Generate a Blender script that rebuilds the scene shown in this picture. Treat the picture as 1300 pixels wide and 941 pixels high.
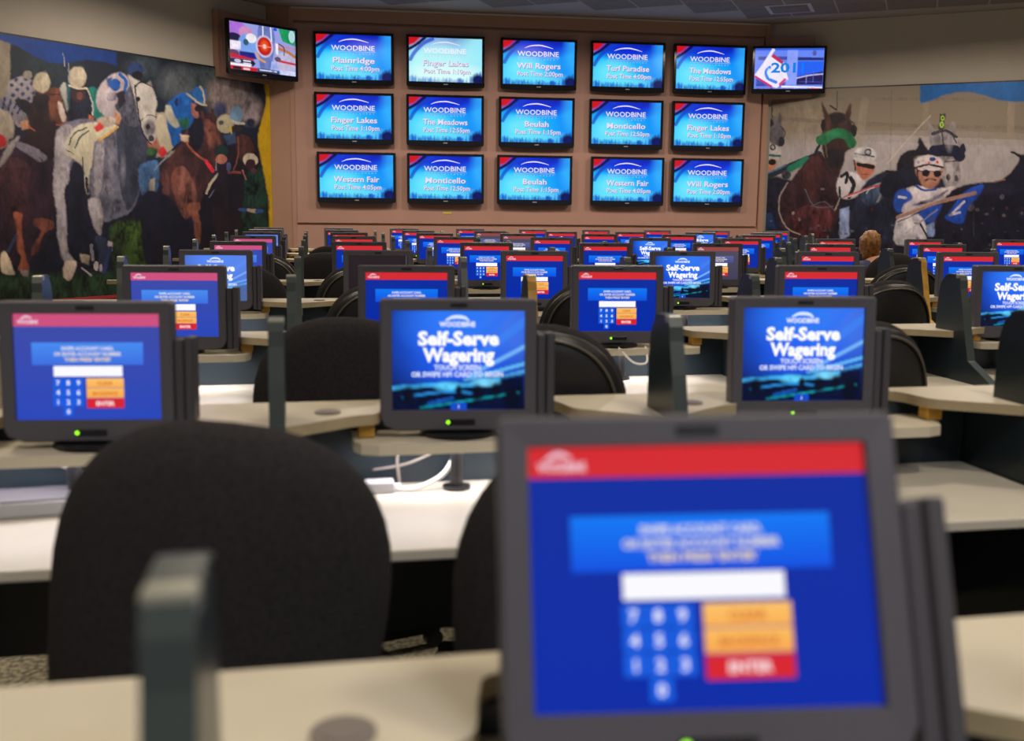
import bpy, bmesh, math, random
import numpy as np
from mathutils import Vector, Matrix
for o in list(bpy.data.objects): bpy.data.objects.remove(o, do_unlink=True)
SC = bpy.context.scene
COL = SC.collection
random.seed(4); rng = np.random.RandomState(7)
# ------------------------------------------------------------------ camera
YAW, PITCH, ROLL, FPX, EYE = .1913, .1518, .0098, 1300., 1.335
Fv = np.array([math.sin(YAW)*math.cos(PITCH), math.cos(YAW)*math.cos(PITCH), -math.sin(PITCH)])
R0 = np.array([math.cos(YAW), -math.sin(YAW), 0.]); U0 = np.cross(R0, Fv)
Rv = math.cos(ROLL)*R0+math.sin(ROLL)*U0; Uv = -math.sin(ROLL)*R0+math.cos(ROLL)*U0
cd = bpy.data.cameras.new('camera'); cam = bpy.data.objects.new('camera', cd); COL.objects.link(cam)
m = Matrix.Identity(4)
for i in range(3):
    m[i][0] = Rv[i]; m[i][1] = Uv[i]; m[i][2] = -Fv[i]
m[2][3] = EYE
cam.matrix_world = m
cd.sensor_fit = 'HORIZONTAL'; cd.sensor_width = 36; cd.lens = 36.0*FPX/1300
cd.clip_start = .05; cd.clip_end = 100
cd.dof.use_dof = True; cd.dof.focus_distance = 7.6; cd.dof.aperture_fstop = 3.3
SC.camera = cam
# ------------------------------------------------------------------ world, lights, exposure
w = bpy.data.worlds.new('world'); SC.world = w; w.use_nodes = True
w.node_tree.nodes['Background'].inputs[0].default_value = (.92, .9, .97, 1)
w.node_tree.nodes['Background'].inputs[1].default_value = .22
SC.view_settings.view_transform = 'Standard'; SC.view_settings.look = 'None'
SC.view_settings.exposure = 0; SC.view_settings.gamma = 1; SC.view_settings.use_curve_mapping = False
def area(loc, power, size, col=(1, .86, .68), spread=130, tilt=(0, 0, 0)):
    l = bpy.data.lights.new('ceiling_downlight', 'AREA'); l.energy = power; l.size = size; l.color = col
    l.spread = math.radians(spread)
    o = bpy.data.objects.new('ceiling_downlight', l); COL.objects.link(o); o.location = loc; o.rotation_euler = tilt
for x in (-1.6, 1.6, 4.8, 8.0):
    for y in (.4, 3.6, 6.8, 9.6):
        if x > 7 and y > 9 or x < -1 and y > 9: continue
        area((x, y, 3.95), 26, .5)
for q in ((-1.2, 11.2), (.6, 11.9), (3.2, 11.9), (5.6, 11.4), (7.6, 10.6)): area((q[0], q[1], 3.97), 70, .4, (1, .84, .70), 165)
area((1.5, -1.5, 3.9), 60, 1.2, (.92, .93, 1.0), 150)

# ------------------------------------------------------------------ helpers
def lin(c):
    c = np.asarray(c, float)/255.; return np.where(c <= .04045, c/12.92, ((c+.055)/1.055)**2.4)
def L4(c): return tuple(lin(c))+(1.,)
def px_at_z(px, py, z):
    r = Fv+Rv*(px-650)/FPX-Uv*(py-470.5)/FPX
    k = (z-EYE)/r[2]; return Vector((r[0]*k, r[1]*k, z))
def px_at_plane(px, py, p, n):
    r = Fv+Rv*(px-650)/FPX-Uv*(py-470.5)/FPX
    c = np.array([0, 0, EYE]); return Vector(c+r*((np.array(p)-c)@np.array(n))/(r@np.array(n)))
def mat(name, base, rough=.6, metal=0., noise=0., nscale=30., spec=.5, emit=None, bump=0., bscale=200.):
    m = bpy.data.materials.new(name); m.use_nodes = True; nt = m.node_tree; b = nt.nodes['Principled BSDF']
    b.inputs['Roughness'].default_value = rough; b.inputs['Metallic'].default_value = metal
    b.inputs['Specular IOR Level'].default_value = spec
    b.inputs['Base Color'].default_value = tuple(base)+(1,)
    tc = nt.nodes.new('ShaderNodeTexCoord')
    if noise:
        n = nt.nodes.new('ShaderNodeTexNoise'); n.inputs['Scale'].default_value = nscale; n.inputs['Detail'].default_value = 4
        r = nt.nodes.new('ShaderNodeValToRGB'); nt.links.new(tc.outputs['Object'], n.inputs['Vector'])
        r.color_ramp.elements[0].position = .3; r.color_ramp.elements[1].position = .7
        r.color_ramp.elements[0].color = tuple(max(0, x*(1-noise)) for x in base)+(1,)
        r.color_ramp.elements[1].color = tuple(min(1, x*(1+noise)) for x in base)+(1,)
        nt.links.new(n.outputs['Fac'], r.inputs['Fac']); nt.links.new(r.outputs['Color'], b.inputs['Base Color'])
    if bump:
        n = nt.nodes.new('ShaderNodeTexNoise'); n.inputs['Scale'].default_value = bscale
        nt.links.new(tc.outputs['Object'], n.inputs['Vector'])
        u = nt.nodes.new('ShaderNodeBump'); u.inputs['Strength'].default_value = bump; u.inputs['Distance'].default_value = .002
        nt.links.new(n.outputs['Fac'], u.inputs['Height']); nt.links.new(u.outputs['Normal'], b.inputs['Normal'])
    if emit:
        b.inputs['Emission Color'].default_value = tuple(emit[:3])+(1,); b.inputs['Emission Strength'].default_value = emit[3]
    return m
def attr_mat(name, emissive, rough=.3):
    m = bpy.data.materials.new(name); m.use_nodes = True; nt = m.node_tree; b = nt.nodes['Principled BSDF']
    a = nt.nodes.new('ShaderNodeAttribute'); a.attribute_name = 'Col'
    b.inputs['Roughness'].default_value = rough
    if emissive:
        b.inputs['Base Color'].default_value = (.004, .004, .006, 1); b.inputs['Emission Strength'].default_value = 1
        nt.links.new(a.outputs['Color'], b.inputs['Emission Color']); b.inputs['Specular IOR Level'].default_value = .25
    else:
        nt.links.new(a.outputs['Color'], b.inputs['Base Color']); b.inputs['Specular IOR Level'].default_value = .35
    return m
M = {}
M['bezel'] = mat('grey_plastic_bezel', (.092, .087, .102), .42, bump=.15, bscale=900)
M['body'] = mat('dark_plastic_body', (.062, .058, .068), .5)
M['black'] = mat('black_plastic', (.012, .012, .014), .35)
M['gloss'] = mat('glossy_black_plastic', (.008, .008, .012), .12)
M['led'] = mat('green_led', (.2, .6, 0), .4, emit=(.35, 1, .02, 1.6))
M['lam'] = mat('cream_laminate', (.62, .56, .43), .38, noise=.05, nscale=6)
M['lamw'] = mat('white_laminate', (.60, .56, .47), .35, noise=.03, nscale=5)
M['edge'] = mat('beige_edge_band', (.42, .34, .20), .5, noise=.08, nscale=20)
M['amber'] = mat('amber_wood', (.55, .30, .04), .5, noise=.2, nscale=25)
M['panel'] = mat('dark_green_laminate', (.016, .027, .036), .3, noise=.1, nscale=4)
M['pedge'] = mat('dark_green_edge', (.05, .065, .06), .32)
M['cap'] = mat('pale_metal_cap', (.5, .5, .4), .3, metal=.6)
M['fabric'] = mat('charcoal_chair_fabric', (.034, .031, .032), .95, noise=.25, nscale=160, bump=.6, bscale=500, spec=.15)
M['shell'] = mat('black_chair_shell', (.018, .017, .017), .38)
M['trim'] = mat('grey_chair_trim', (.12, .105, .08), .35)
M['chrome'] = mat('chrome', (.6, .6, .6), .2, metal=1)
M['cable'] = mat('white_cable', (.75, .72, .7), .4)
M['gcable'] = mat('grey_cable', (.2, .17, .15), .4)
M['silver'] = mat('silver_plastic', (.45, .45, .48), .4)
M['tan'] = mat('tan_wall_panel', (.44, .26, .205), .6, noise=.04, nscale=3)
M['tan2'] = mat('tan_wall_side', (.40, .235, .165), .6, noise=.04, nscale=3)
M['cream'] = mat('cream_wall_paint', (.50, .46, .385), .75, noise=.03, nscale=2)
M['ceil'] = mat('ceiling_grid', (.36, .32, .31), .8)
M['tile'] = mat('ceiling_tile', (.19, .165, .16), .9, noise=.08, nscale=8, bump=.4, bscale=60)
M['tilew'] = mat('vent_white', (.5, .5, .5), .6)
M['dark'] = mat('dark_wall_base', (.02, .02, .025), .6)
M['red'] = mat('red_ledge', (.32, .02, .03), .5)
M['yellow'] = mat('yellow_sticker', (.6, .5, .08), .5)
M['screen'] = attr_mat('screen_emission', True, .2)
M['print'] = attr_mat('printed_mural', False, .45)
M['skin'] = mat('skin', (.5, .26, .17), .5)
M['hair'] = mat('brown_hair', (.26, .11, .02), .5, noise=.7, nscale=45, bump=.8, bscale=120)
M['shirt'] = mat('navy_shirt', (.03, .045, .11), .85, noise=.2, nscale=40)
M['jeans'] = mat('dark_trousers', (.012, .015, .03), .85)
# carpet
def carpet():
    m = mat('speckled_carpet', (.2, .17, .12), .95); nt = m.node_tree; b = nt.nodes['Principled BSDF']
    tc = nt.nodes.new('ShaderNodeTexCoord'); v = nt.nodes.new('ShaderNodeTexNoise'); v.inputs['Scale'].default_value = 55; v.inputs['Detail'].default_value = 3
    r = nt.nodes.new('ShaderNodeValToRGB'); e = r.color_ramp.elements
    e[0].position = .38; e[0].color = (.10, .09, .07, 1); e[1].position = .62; e[1].color = (.32, .29, .2, 1)
    nt.links.new(tc.outputs['Object'], v.inputs['Vector']); nt.links.new(v.outputs['Fac'], r.inputs['Fac']); nt.links.new(r.outputs['Color'], b.inputs['Base Color'])
    return m
M['carpet'] = carpet()

def link(name, me, m=None, parent=None, loc=None):
    o = bpy.data.objects.new(name, me); COL.objects.link(o)
    if m is not None and not me.materials: me.materials.append(m)
    if parent is not None: o.parent = parent
    if loc is not None: o.location = loc
    return o
def from_bm(name, bm, m, parent=None, loc=None, smooth=False):
    bmesh.ops.recalc_face_normals(bm, faces=bm.faces[:])
    me = bpy.data.meshes.new(name); bm.to_mesh(me); bm.free()
    if smooth:
        for p in me.polygons: p.use_smooth = True
    return link(name, me, m, parent, loc)
def tag(o, label=None, cat=None, group=None, kind=None):
    if label: o['label'] = label
    if cat: o['category'] = cat
    if group: o['group'] = group
    if kind: o['kind'] = kind
    return o
def empty(name, label=None, cat=None, group=None, loc=(0, 0, 0), rz=0, kind=None):
    o = bpy.data.objects.new(name, None); COL.objects.link(o); o.location = loc; o.rotation_euler = (0, 0, rz)
    o.empty_display_size = .05
    return tag(o, label, cat, group, kind)
def part(src, parent):
    c = src.copy(); COL.objects.link(c); c.parent = parent; return c
def copy_tree(o, parent=None):
    c = o.copy(); COL.objects.link(c); c.parent = parent
    for ch in list(o.children): copy_tree(ch, c)
    return c
def box(bm, x0, x1, y0, y1, z0, z1, bev=0., seg=2):
    r = bmesh.ops.create_cube(bm, size=1, matrix=Matrix.Translation(((x0+x1)/2, (y0+y1)/2, (z0+z1)/2)) @ Matrix.Diagonal((abs(x1-x0), abs(y1-y0), abs(z1-z0), 1)))
    if bev:
        es = list({e for v in r['verts'] for e in v.link_edges})
        bmesh.ops.bevel(bm, geom=es, offset=bev, segments=seg, affect='EDGES', profile=.5)
def prism(bm, pts, axis, a, b):
    """polygon pts extruded along axis ('x','y','z') from a to b"""
    def P(p, t):
        return {'x': (t, p[0], p[1]), 'y': (p[0], t, p[1]), 'z': (p[0], p[1], t)}[axis]
    va = [bm.verts.new(P(p, a)) for p in pts]; vb = [bm.verts.new(P(p, b)) for p in pts]
    bm.faces.new(va); bm.faces.new(vb[::-1]); n = len(pts)
    for i in range(n): bm.faces.new((va[i], vb[i], vb[(i+1) % n], va[(i+1) % n]))
def tube(bm, pts, r, seg=8, cap=True):
    pts = [Vector(p) for p in pts]; rings = []
    for i, p in enumerate(pts):
        t = (pts[min(i+1, len(pts)-1)]-pts[max(i-1, 0)]).normalized()
        a = t.cross(Vector((0, 0, 1)));  a = t.cross(Vector((1, 0, 0))) if a.length < .05 else a
        a.normalize(); b = t.cross(a); rr = r[i] if isinstance(r, (list, tuple)) else r
        rings.append([bm.verts.new(p+a*rr*math.cos(k*2*math.pi/seg)+b*rr*math.sin(k*2*math.pi/seg)) for k in range(seg)])
    for i in range(len(rings)-1):
        for k in range(seg): bm.faces.new((rings[i][k], rings[i][(k+1) % seg], rings[i+1][(k+1) % seg], rings[i+1][k]))
    if cap: bm.faces.new(rings[0][::-1]); bm.faces.new(rings[-1])
def spline(pts, n=8):
    pts = [Vector(p) for p in pts]; P = [pts[0]]+pts+[pts[-1]]; out = []
    for i in range(1, len(P)-2):
        for k in range(n):
            t = k/n; a, b, c, d = P[i-1], P[i], P[i+1], P[i+2]
            out.append(.5*((2*b)+(c-a)*t+(2*a-5*b+4*c-d)*t*t+(3*b-a-3*c+d)*t**3))
    return out+[pts[-1]]
def cyl(bm, c, r, h, seg=20, r2=None):
    bmesh.ops.create_cone(bm, cap_ends=True, segments=seg, radius1=r, radius2=r if r2 is None else r2, depth=h, matrix=Matrix.Translation((c[0], c[1], c[2]+h/2)))

# ------------------------------------------------------------------ flat print / screen meshes (coloured per vertex)
TXT = {}
def text_geo(s, bold=0.0):
    k = (s, bold)
    if k not in TXT:
        cu = bpy.data.curves.new('t', 'FONT'); cu.body = s; cu.size = 1; cu.resolution_u = 2; cu.offset = bold
        o = bpy.data.objects.new('t', cu); COL.objects.link(o); bpy.context.view_layer.update()
        me = bpy.data.meshes.new_from_object(o.evaluated_get(bpy.context.evaluated_depsgraph_get()))
        v = np.array([(p.co.x, p.co.y) for p in me.vertices]) if len(me.vertices) else np.zeros((0, 2))
        f = [tuple(p.vertices) for p in me.polygons]
        bpy.data.objects.remove(o); bpy.data.meshes.remove(me); bpy.data.curves.remove(cu)
        TXT[k] = (v, f)
    return TXT[k]
class Flat:
    """layers of flat coloured shapes on a w x h sheet, facing -y, origin at sheet centre"""
    def __init__(s, w, h): s.w, s.h, s.v, s.f, s.c, s.lay = w, h, [], [], [], 0
    def add(s, pts, faces, cols, lay=None):
        s.lay += 1; y = -.0002*(s.lay if lay is None else lay); b = len(s.v)
        for (u, v) in pts: s.v.append(((u-.5)*s.w, y, (.5-v)*s.h))
        s.f += [tuple(i+b for i in f) for f in faces]; s.c += [tuple(c) for c in cols]
    def rect(s, u0, v0, u1, v1, c, c2=None):
        a = lin(c); b = a if c2 is None else lin(c2)
        s.add([(u0, v0), (u1, v0), (u1, v1), (u0, v1)], [(3, 2, 1, 0)], [a, a, b, b])
    def text(s, t, cu, cv, hv, wu=None, c=(255, 255, 255), bold=.02):
        V, F = text_geo(t, bold)
        if not len(V): return
        mn, mx = V.min(0), V.max(0); asp = s.w/s.h
        k = hv/.72; ku = k/asp if wu is None else wu/(mx[0]-mn[0])
        P = [(cu+(x-(mn[0]+mx[0])/2)*ku, cv+hv/2-y*k) for x, y in V]
        s.add(P, F, [lin(c)]*len(P))
    def arc(s, pts, wd, c):
        P = [Vector((p[0], p[1], 0)) for p in pts]; P = spline(P, 6); out = []; n = len(P)
        for i, p in enumerate(P):
            t = (P[min(i+1, n-1)]-P[max(i-1, 0)]); t = Vector((t.x*s.w, t.y*s.h, 0)).normalized(); q = Vector((-t.y/s.w, t.x/s.h, 0))*wd*s.h/2*(math.sin(math.pi*(i+.6)/(n+.2))*.8+.2)
            out += [(p.x+q.x, p.y+q.y), (p.x-q.x, p.y-q.y)]
        s.add(out, [(2*i, 2*i+1, 2*i+3, 2*i+2) for i in range(n-1)], [lin(c)]*len(out))
    def grid(s, nx, ny, fn):
        U, V = np.meshgrid(np.linspace(0, 1, nx), np.linspace(0, 1, ny)); C = fn(U, V).reshape(-1, 3)
        pts = list(zip(U.ravel(), V.ravel()))
        faces = [(j*nx+i, (j+1)*nx+i, (j+1)*nx+i+1, j*nx+i+1) for j in range(ny-1) for i in range(nx-1)]
        s.add(pts, faces, C)
    def mesh(s, name):
        me = bpy.data.meshes.new(name); me.from_pydata(s.v, [], s.f)
        a = me.color_attributes.new('Col', 'FLOAT_COLOR', 'POINT')
        a.data.foreach_set('color', np.hstack([np.array(s.c, float), np.ones((len(s.c), 1))]).astype(np.float32).ravel())
        me.materials.append(M['screen']); return me
def vnoise(X, Y, s, seed=0):
    r = np.random.RandomState(seed); G = r.rand(64, 64); x = X/s; y = Y/s
    xi = np.floor(x).astype(int); yi = np.floor(y).astype(int); fx = x-xi; fy = y-yi; fx = fx*fx*(3-2*fx); fy = fy*fy*(3-2*fy)
    g = lambda a, b: G[b % 64, a % 64]
    return (g(xi, yi)*(1-fx)+g(xi+1, yi)*fx)*(1-fy)+(g(xi, yi+1)*(1-fx)+g(xi+1, yi+1)*fx)*fy
class Canvas:
    def __init__(s, X, Y, base, warp=0):
        s.X = X+warp*(vnoise(X, Y, 4.5, 90)-.5)*2+warp*(vnoise(X, Y, 1.8, 91)-.5); s.Y = Y+warp*(vnoise(X, Y, 4.5, 92)-.5)*2+warp*(vnoise(X, Y, 1.8, 93)-.5); s.warp = warp; s.soft = 1.1 if warp else 0
        X, Y = s.X, s.Y; s.C = np.ones(X.shape+(3,))*lin(base); s.k = 0
    def _mix(s, a, c, tex): s._mix2(a, np.ones(s.X.shape+(3,))*lin(c), tex)
    def _mix2(s, a, c, tex):
        s.k += 1
        if tex:
            n = vnoise(s.X, s.Y, 5, s.k)*.6+vnoise(s.X*2.2, s.Y, 3, s.k+50)*.4
            if s.warp: n = vnoise(s.X, s.Y*.6, 9, s.k)*.45+vnoise(s.X*2.2, s.Y, 5, s.k+50)*.38+vnoise(s.X*1.6, s.Y, 2, s.k+20)*.17; tex = tex*1.9+.12
            c = c*np.clip(1+tex*(n-.5)*2.2, .1, 3)[..., None]
        s.C = s.C*(1-a[..., None])+c*a[..., None]
    def poly(s, pts, c, tex=.25, smooth=True, soft=.5, al=1.):
        if smooth and len(pts) > 4:
            P = [Vector((p[0], p[1], 0)) for p in pts]; P = P[-1:]+P+P[:2]; out = []
            for i in range(1, len(P)-2):
                for k in range(3):
                    t = k/3; a, b, d, e = P[i-1], P[i], P[i+1], P[i+2]
                    q = .5*((2*b)+(d-a)*t+(2*a-5*b+4*d-e)*t*t+(3*b-a-3*d+e)*t**3); out.append((q.x, q.y))
            pts = out
        pts = np.array(pts, float); acc = np.zeros(s.X.shape); soft = soft+s.soft*.4
        x0, y0 = pts.min(0)-2; x1, y1 = pts.max(0)+2; m = (s.X > x0) & (s.X < x1) & (s.Y > y0) & (s.Y < y1)
        X, Y = s.X[m], s.Y[m]; A = np.zeros(X.shape)
        for dx, dy in ((-soft, 0), (soft, 0), (0, -soft), (0, soft)):
            ins = np.zeros(X.shape, bool); n = len(pts)
            for i in range(n):
                ax, ay = pts[i]; bx, by = pts[(i+1) % n]
                if ay == by: continue
                cond = ((ay > Y+dy) != (by > Y+dy)) & (X+dx < (bx-ax)*(Y+dy-ay)/(by-ay)+ax); ins ^= cond
            A += ins/4.
        acc[m] = A
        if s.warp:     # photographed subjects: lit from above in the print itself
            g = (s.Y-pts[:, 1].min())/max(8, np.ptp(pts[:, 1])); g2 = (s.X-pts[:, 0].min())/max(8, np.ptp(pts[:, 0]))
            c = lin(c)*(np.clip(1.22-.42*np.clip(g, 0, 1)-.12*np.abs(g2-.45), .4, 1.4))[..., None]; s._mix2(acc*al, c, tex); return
        s._mix(acc*al, c, tex)
    def ell(s, cx, cy, rx, ry, c, tex=.15, soft=.15, al=1.):
        d = np.sqrt(((s.X-cx)/rx)**2+((s.Y-cy)/ry)**2); s._mix(np.clip((1-d)/soft+.5, 0, 1)*al, c, tex)
    def line(s, pts, wd, c, tex=.1, al=1.):
        pts = [(p.x, p.y) for p in spline([(p[0], p[1], 0) for p in pts], 4)] if len(pts) > 2 else pts
        d = np.full(s.X.shape, 1e9)
        for (ax, ay), (bx, by) in zip(pts[:-1], pts[1:]):
            L = (bx-ax)**2+(by-ay)**2+1e-9; t = np.clip(((s.X-ax)*(bx-ax)+(s.Y-ay)*(by-ay))/L, 0, 1)
            d = np.minimum(d, np.hypot(s.X-ax-t*(bx-ax), s.Y-ay-t*(by-ay)))
        s._mix(np.clip((wd/2-d)/.6+.5, 0, 1)*al, c, tex)

# ---- the two pages on the touch monitors
SW, SH = .291, .219
def keypad_page(pale):
    F = Flat(SW, SH)
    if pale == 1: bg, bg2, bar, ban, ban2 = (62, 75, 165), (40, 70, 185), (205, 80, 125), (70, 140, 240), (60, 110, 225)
    elif pale == 2: bg, bg2, bar, ban, ban2 = (82, 76, 92), (66, 62, 86), (150, 70, 68), (92, 98, 150), (70, 78, 140)  # grey palette: glare at an angle is put into the page colours
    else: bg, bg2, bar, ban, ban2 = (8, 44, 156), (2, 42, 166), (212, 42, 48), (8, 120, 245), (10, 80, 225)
    F.rect(0, 0, 1, 1, bg, bg2); F.rect(0, 0, 1, .12, bar)
    F.arc([(.05, .055), (.09, .028), (.13, .045)], .02, (235, 200, 215)); F.text('WOODBINE', .1, .077, .034, .14, (240, 215, 230), .03)
    F.rect(.12, .27, .88, .48, ban, ban2)
    for i, (t, wu) in enumerate((('SWIPE ACCOUNT CARD,', .36), ('OR ENTER ACCOUNT NUMBER', .46), ("THEN PRESS 'ENTER'", .32))):
        F.text(t, .5, .325+.052*i, .034, wu, ((225, 225, 235), (225, 220, 215), (235, 215, 170))[i], .035)
    F.rect(.265, .49, .735, .588, (250, 250, 255))
    key = (20, 95, 225) if pale != 2 else (60, 80, 150)
    for r, row in enumerate(('789', '456', '123')):
        for c, ch in enumerate(row):
            u, v = .292+.07*c, .646+.09*r
            F.rect(u-.033, v-.042, u+.033, v+.042, key); F.text(ch, u, v, .045, None, (245, 245, 255), .03)
    F.rect(.329, .874, .395, .958, key); F.text('0', .362, .916, .045, None, (245, 245, 255), .03)
    F.rect(.49, .604, .745, .692, (252, 195, 105), (250, 175, 80)); F.rect(.49, .697, .745, .79, (252, 190, 95), (248, 165, 75)); F.rect(.49, .795, .745, .885, (215, 35, 45))
    F.text('CLEAR', .617, .65, .035, None, (215, 120, 55), .03); F.text('BACKSPACE', .617, .745, .035, .17, (215, 120, 55), .03); F.text('ENTER', .617, .84, .04, None, (250, 225, 230), .035)
    return F.mesh('keypad_screen')
def serve_page(pale):
    F = Flat(SW, SH)
    def bg(U, V):
        X, Y = U*100, V*75; C = Canvas(X, Y, (10, 16, 58))
        C.ell(55, 18, 52, 46, (25, 90, 235), 0, .9); C.ell(52, 6, 36, 24, (50, 130, 250), 0, 1., .7)
        C.ell(96, 12, 22, 26, (70, 120, 235), 0, 1., .7); C.ell(48, 40, 25, 14, (30, 95, 240), 0, 1., .6)
        for a, b, wd, c in (((100, 27), (60, 48), 3, (130, 200, 255)), ((100, 40), (55, 52), 2.6, (110, 205, 255)), ((100, 46), (62, 55), 3, (90, 190, 250)), ((100, 8), (62, 36), 6, (60, 130, 245)), ((88, 0), (58, 30), 5, (45, 115, 245))):
            C.line([a, b], wd, c, 0, .75)
        C.poly([(0, 57), (50, 54), (100, 48), (100, 75), (0, 75)], (6, 16, 48), .5, False, 2.)
        C.line([(0, 58), (30, 56), (60, 56), (80, 52)], 3.2, (60, 170, 235), .5, .8); C.ell(42, 57, 9, 3.2, (90, 205, 250), .3, .8); C.ell(70, 54, 9, 3, (120, 215, 255), .3, .8)
        C.line([(8, 65), (40, 61), (60, 62)], 2.2, (40, 140, 220), .5, .8); C.line([(22, 73), (50, 69), (75, 65), (95, 62)], 1.8, (10, 150, 165), .6, .9)
        C.line([(28, 70), (45, 66)], 3, (20, 90, 190), .5, .8)
        for x, y, r in ((50, 60, 2.5), (64, 62, 4), (78, 60, 3.5), (90, 66, 6), (12, 64, 5), (86, 57, 2)): C.ell(x, y, r, r*1.5, (8, 14, 34), .3, .6)
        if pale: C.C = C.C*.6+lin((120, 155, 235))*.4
        return C.C
    F.grid(90, 68, bg)
    F.arc([(.4, .1), (.46, .065), (.54, .07), (.58, .105)], .035, (220, 235, 255)); F.text('WOODBINE', .49, .135, .05, .27, (235, 240, 255), .04)
    F.text('Self-Serve', .5, .275, .135, .61, (255, 255, 255), .045); F.text('Wagering', .5, .44, .135, .54, (255, 255, 255), .045)
    F.text('TOUCH SCREEN', .49, .568, .052, .35, (215, 225, 255), .04); F.text('OR SWIPE HPI CARD TO BEGIN', .49, .637, .05, .69, (215, 225, 255), .04)
    F.rect(.44, .925, .56, 1, (20, 75, 200)); F.text('i', .5, .96, .04, None, (230, 235, 255), .03)
    return F.mesh('wagering_screen')
def off_page():
    F = Flat(SW, SH); F.rect(0, 0, 1, 1, (40, 30, 34), (34, 27, 30)); F.rect(.965, 0, .98, 1, (80, 80, 95)); return F.mesh('blank_screen')
PAGES = {'K': keypad_page(0), 'P': keypad_page(1), 'G': keypad_page(2), 'S': serve_page(0), 'L': serve_page(1), 'O': off_page()}
PAGE_TXT = {'K': 'blue keypad page under red bar', 'P': 'pale purple-blue keypad page', 'G': 'washed-out grey keypad page', 'S': 'white self-serve wagering page', 'L': 'pale blue self-serve wagering page', 'O': 'blank dark screen'}

# ------------------------------------------------------------------ large structure
CZ = 4.04
wP = np.array([.563, 14.457, 1.335]); wphi = -.05
wT = np.array([math.cos(wphi), math.sin(wphi), 0]); wN = np.array([-math.sin(wphi), math.cos(wphi), 0])
def TW(s, d, z): q = wP+wT*s+wN*d; return Vector((q[0], q[1], z))        # on the television wall; d>0 goes behind
def local_box(bm, O, T, N, s0, s1, d0, d1, z0, z1, bev=0):
    r = bmesh.ops.create_cube(bm, size=1, matrix=Matrix.Translation(((s0+s1)/2, (d0+d1)/2, (z0+z1)/2)) @ Matrix.Diagonal((s1-s0, d1-d0, z1-z0, 1)))
    vs = r['verts']
    if bev:
        es = list({e for v in vs for e in v.link_edges}); rr = bmesh.ops.bevel(bm, geom=es, offset=bev, segments=2, affect='EDGES'); vs = list({v for f in rr['faces'] for v in f.verts} | {v for v in vs if v.is_valid})
    for v in vs:
        p = v.co.copy(); v.co = Vector((O[0]+T[0]*p.x+N[0]*p.y, O[1]+T[1]*p.x+N[1]*p.y, p.z))
# floor, ceiling
bm = bmesh.new(); box(bm, -9, 13, -3, 16.5, -.1, 0); tag(from_bm('floor', bm, M['carpet']), kind='structure')
ceiling = empty('ceiling', kind='structure')
bm = bmesh.new(); box(bm, -9, 13, -3, 16.5, CZ+.004, CZ+.1); from_bm('ceiling_slab', bm, M['ceil'], ceiling)
bm = bmesh.new()
cphi = -math.radians(42.5-10); cT = np.array([math.cos(cphi), math.sin(cphi), 0]); cN = np.array([-math.sin(cphi), math.cos(cphi), 0])
box(bm, -.294, .294, -.294, .294, 0, .012, .003, 1); me_tile = None
inside = lambda x, y: y < 14.25-.05*x and x < 6.2+(14.0-y)*1.4 and x > -.6-(14.3-y)*.94
tile = None
for i in range(-14, 16):
    for j in range(-8, 10):
        c = np.array([3.2, 12.4, 0])+cT*(i*.61)+cN*(j*.61)
        ok = all(inside(*(c+cT*a+cN*b)[:2]) for a in (-.3, .3) for b in (-.3, .3))
        if not ok or c[1] < 9.6: continue
        if tile is None: tile = from_bm('ceiling_tile', bm, M['tile'], ceiling); t = tile
        else: t = part(tile, ceiling)
        t.location = (c[0], c[1], CZ); t.rotation_euler = (0, 0, cphi)
# television wall
tvw = empty('wall_back', kind='structure')
def wbox(name, m, s0, s1, d0, d1, z0, z1, par, bev=0):
    bm = bmesh.new(); local_box(bm, wP, wT, wN, s0, s1, d0, d1, z0, z1, bev); return from_bm(name, bm, m, par)
wbox('wall_slab', M['tan'], -.80, 5.87, .05, .30, 0, CZ, tvw)
wbox('raised_panel', M['tan'], -.78, 5.80, .0, .05, 1.18, 3.83, tvw, .01)
wbox('lower_panel', M['tan'], -.80, 5.87, .012, .05, 0, 1.15, tvw, .005)
wbox('top_band', M['tan2'], -.80, 5.87, .008, .05, 3.86, CZ-.0, tvw, .004)
wbox('rail', M['tan2'], -.80, 5.87, .03, .052, 1.13, 1.20, tvw)
wbox('cornice_bead', M['tilew'], -.80, 5.87, -.012, .01, CZ-.025, CZ-.004, tvw)
wbox('side_strip', M['tan2'], 5.82, 5.90, -.01, .28, 0, CZ, tvw, .004)
wbox('side_strip', M['tan2'], -.84, -.78, .0, .2, 0, CZ, tvw, .004)
o = wbox('wall_tag', M['yellow'], 1.22, 1.34, -.005, .0, 1.325, 1.355, tvw)
# side walls (angled)
def angled(p, q): p = np.array(p, float); q = np.array(q, float); t = (q-p); L = np.linalg.norm(t); t = t/L; n = np.array([-t[1], t[0]]); return p, t, n, L
lp, lt, ln, LL = angled((-3.14, 11.791), (-.545, 14.552))
rp, rt, rn, RL = angled((6.50, 14.157), (9.103, 12.338))
wl = empty('wall_left', kind='structure'); wr = empty('wall_right', kind='structure')
def abox(name, m, P, s0, s1, d0, d1, z0, z1, par, bev=0):
    p, t, n = P; bm = bmesh.new(); local_box(bm, (p[0], p[1], 0), (t[0], t[1], 0), (n[0], n[1], 0), s0, s1, d0, d1, z0, z1, bev); return from_bm(name, bm, m, par)
LP, RP = (lp, lt, ln), (rp, rt, rn)
abox('painted_wall', M['cream'], LP, -4.5, LL+.02, .03, .25, 0, CZ, wl)
abox('mural_frame_strip', M['black'], LP, -4.5, LL, .0, .03, 3.124, 3.145, wl)
abox('painted_wall', M['cream'], RP, -.12, RL+4.5, .03, .25, 0, CZ, wr)
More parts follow.
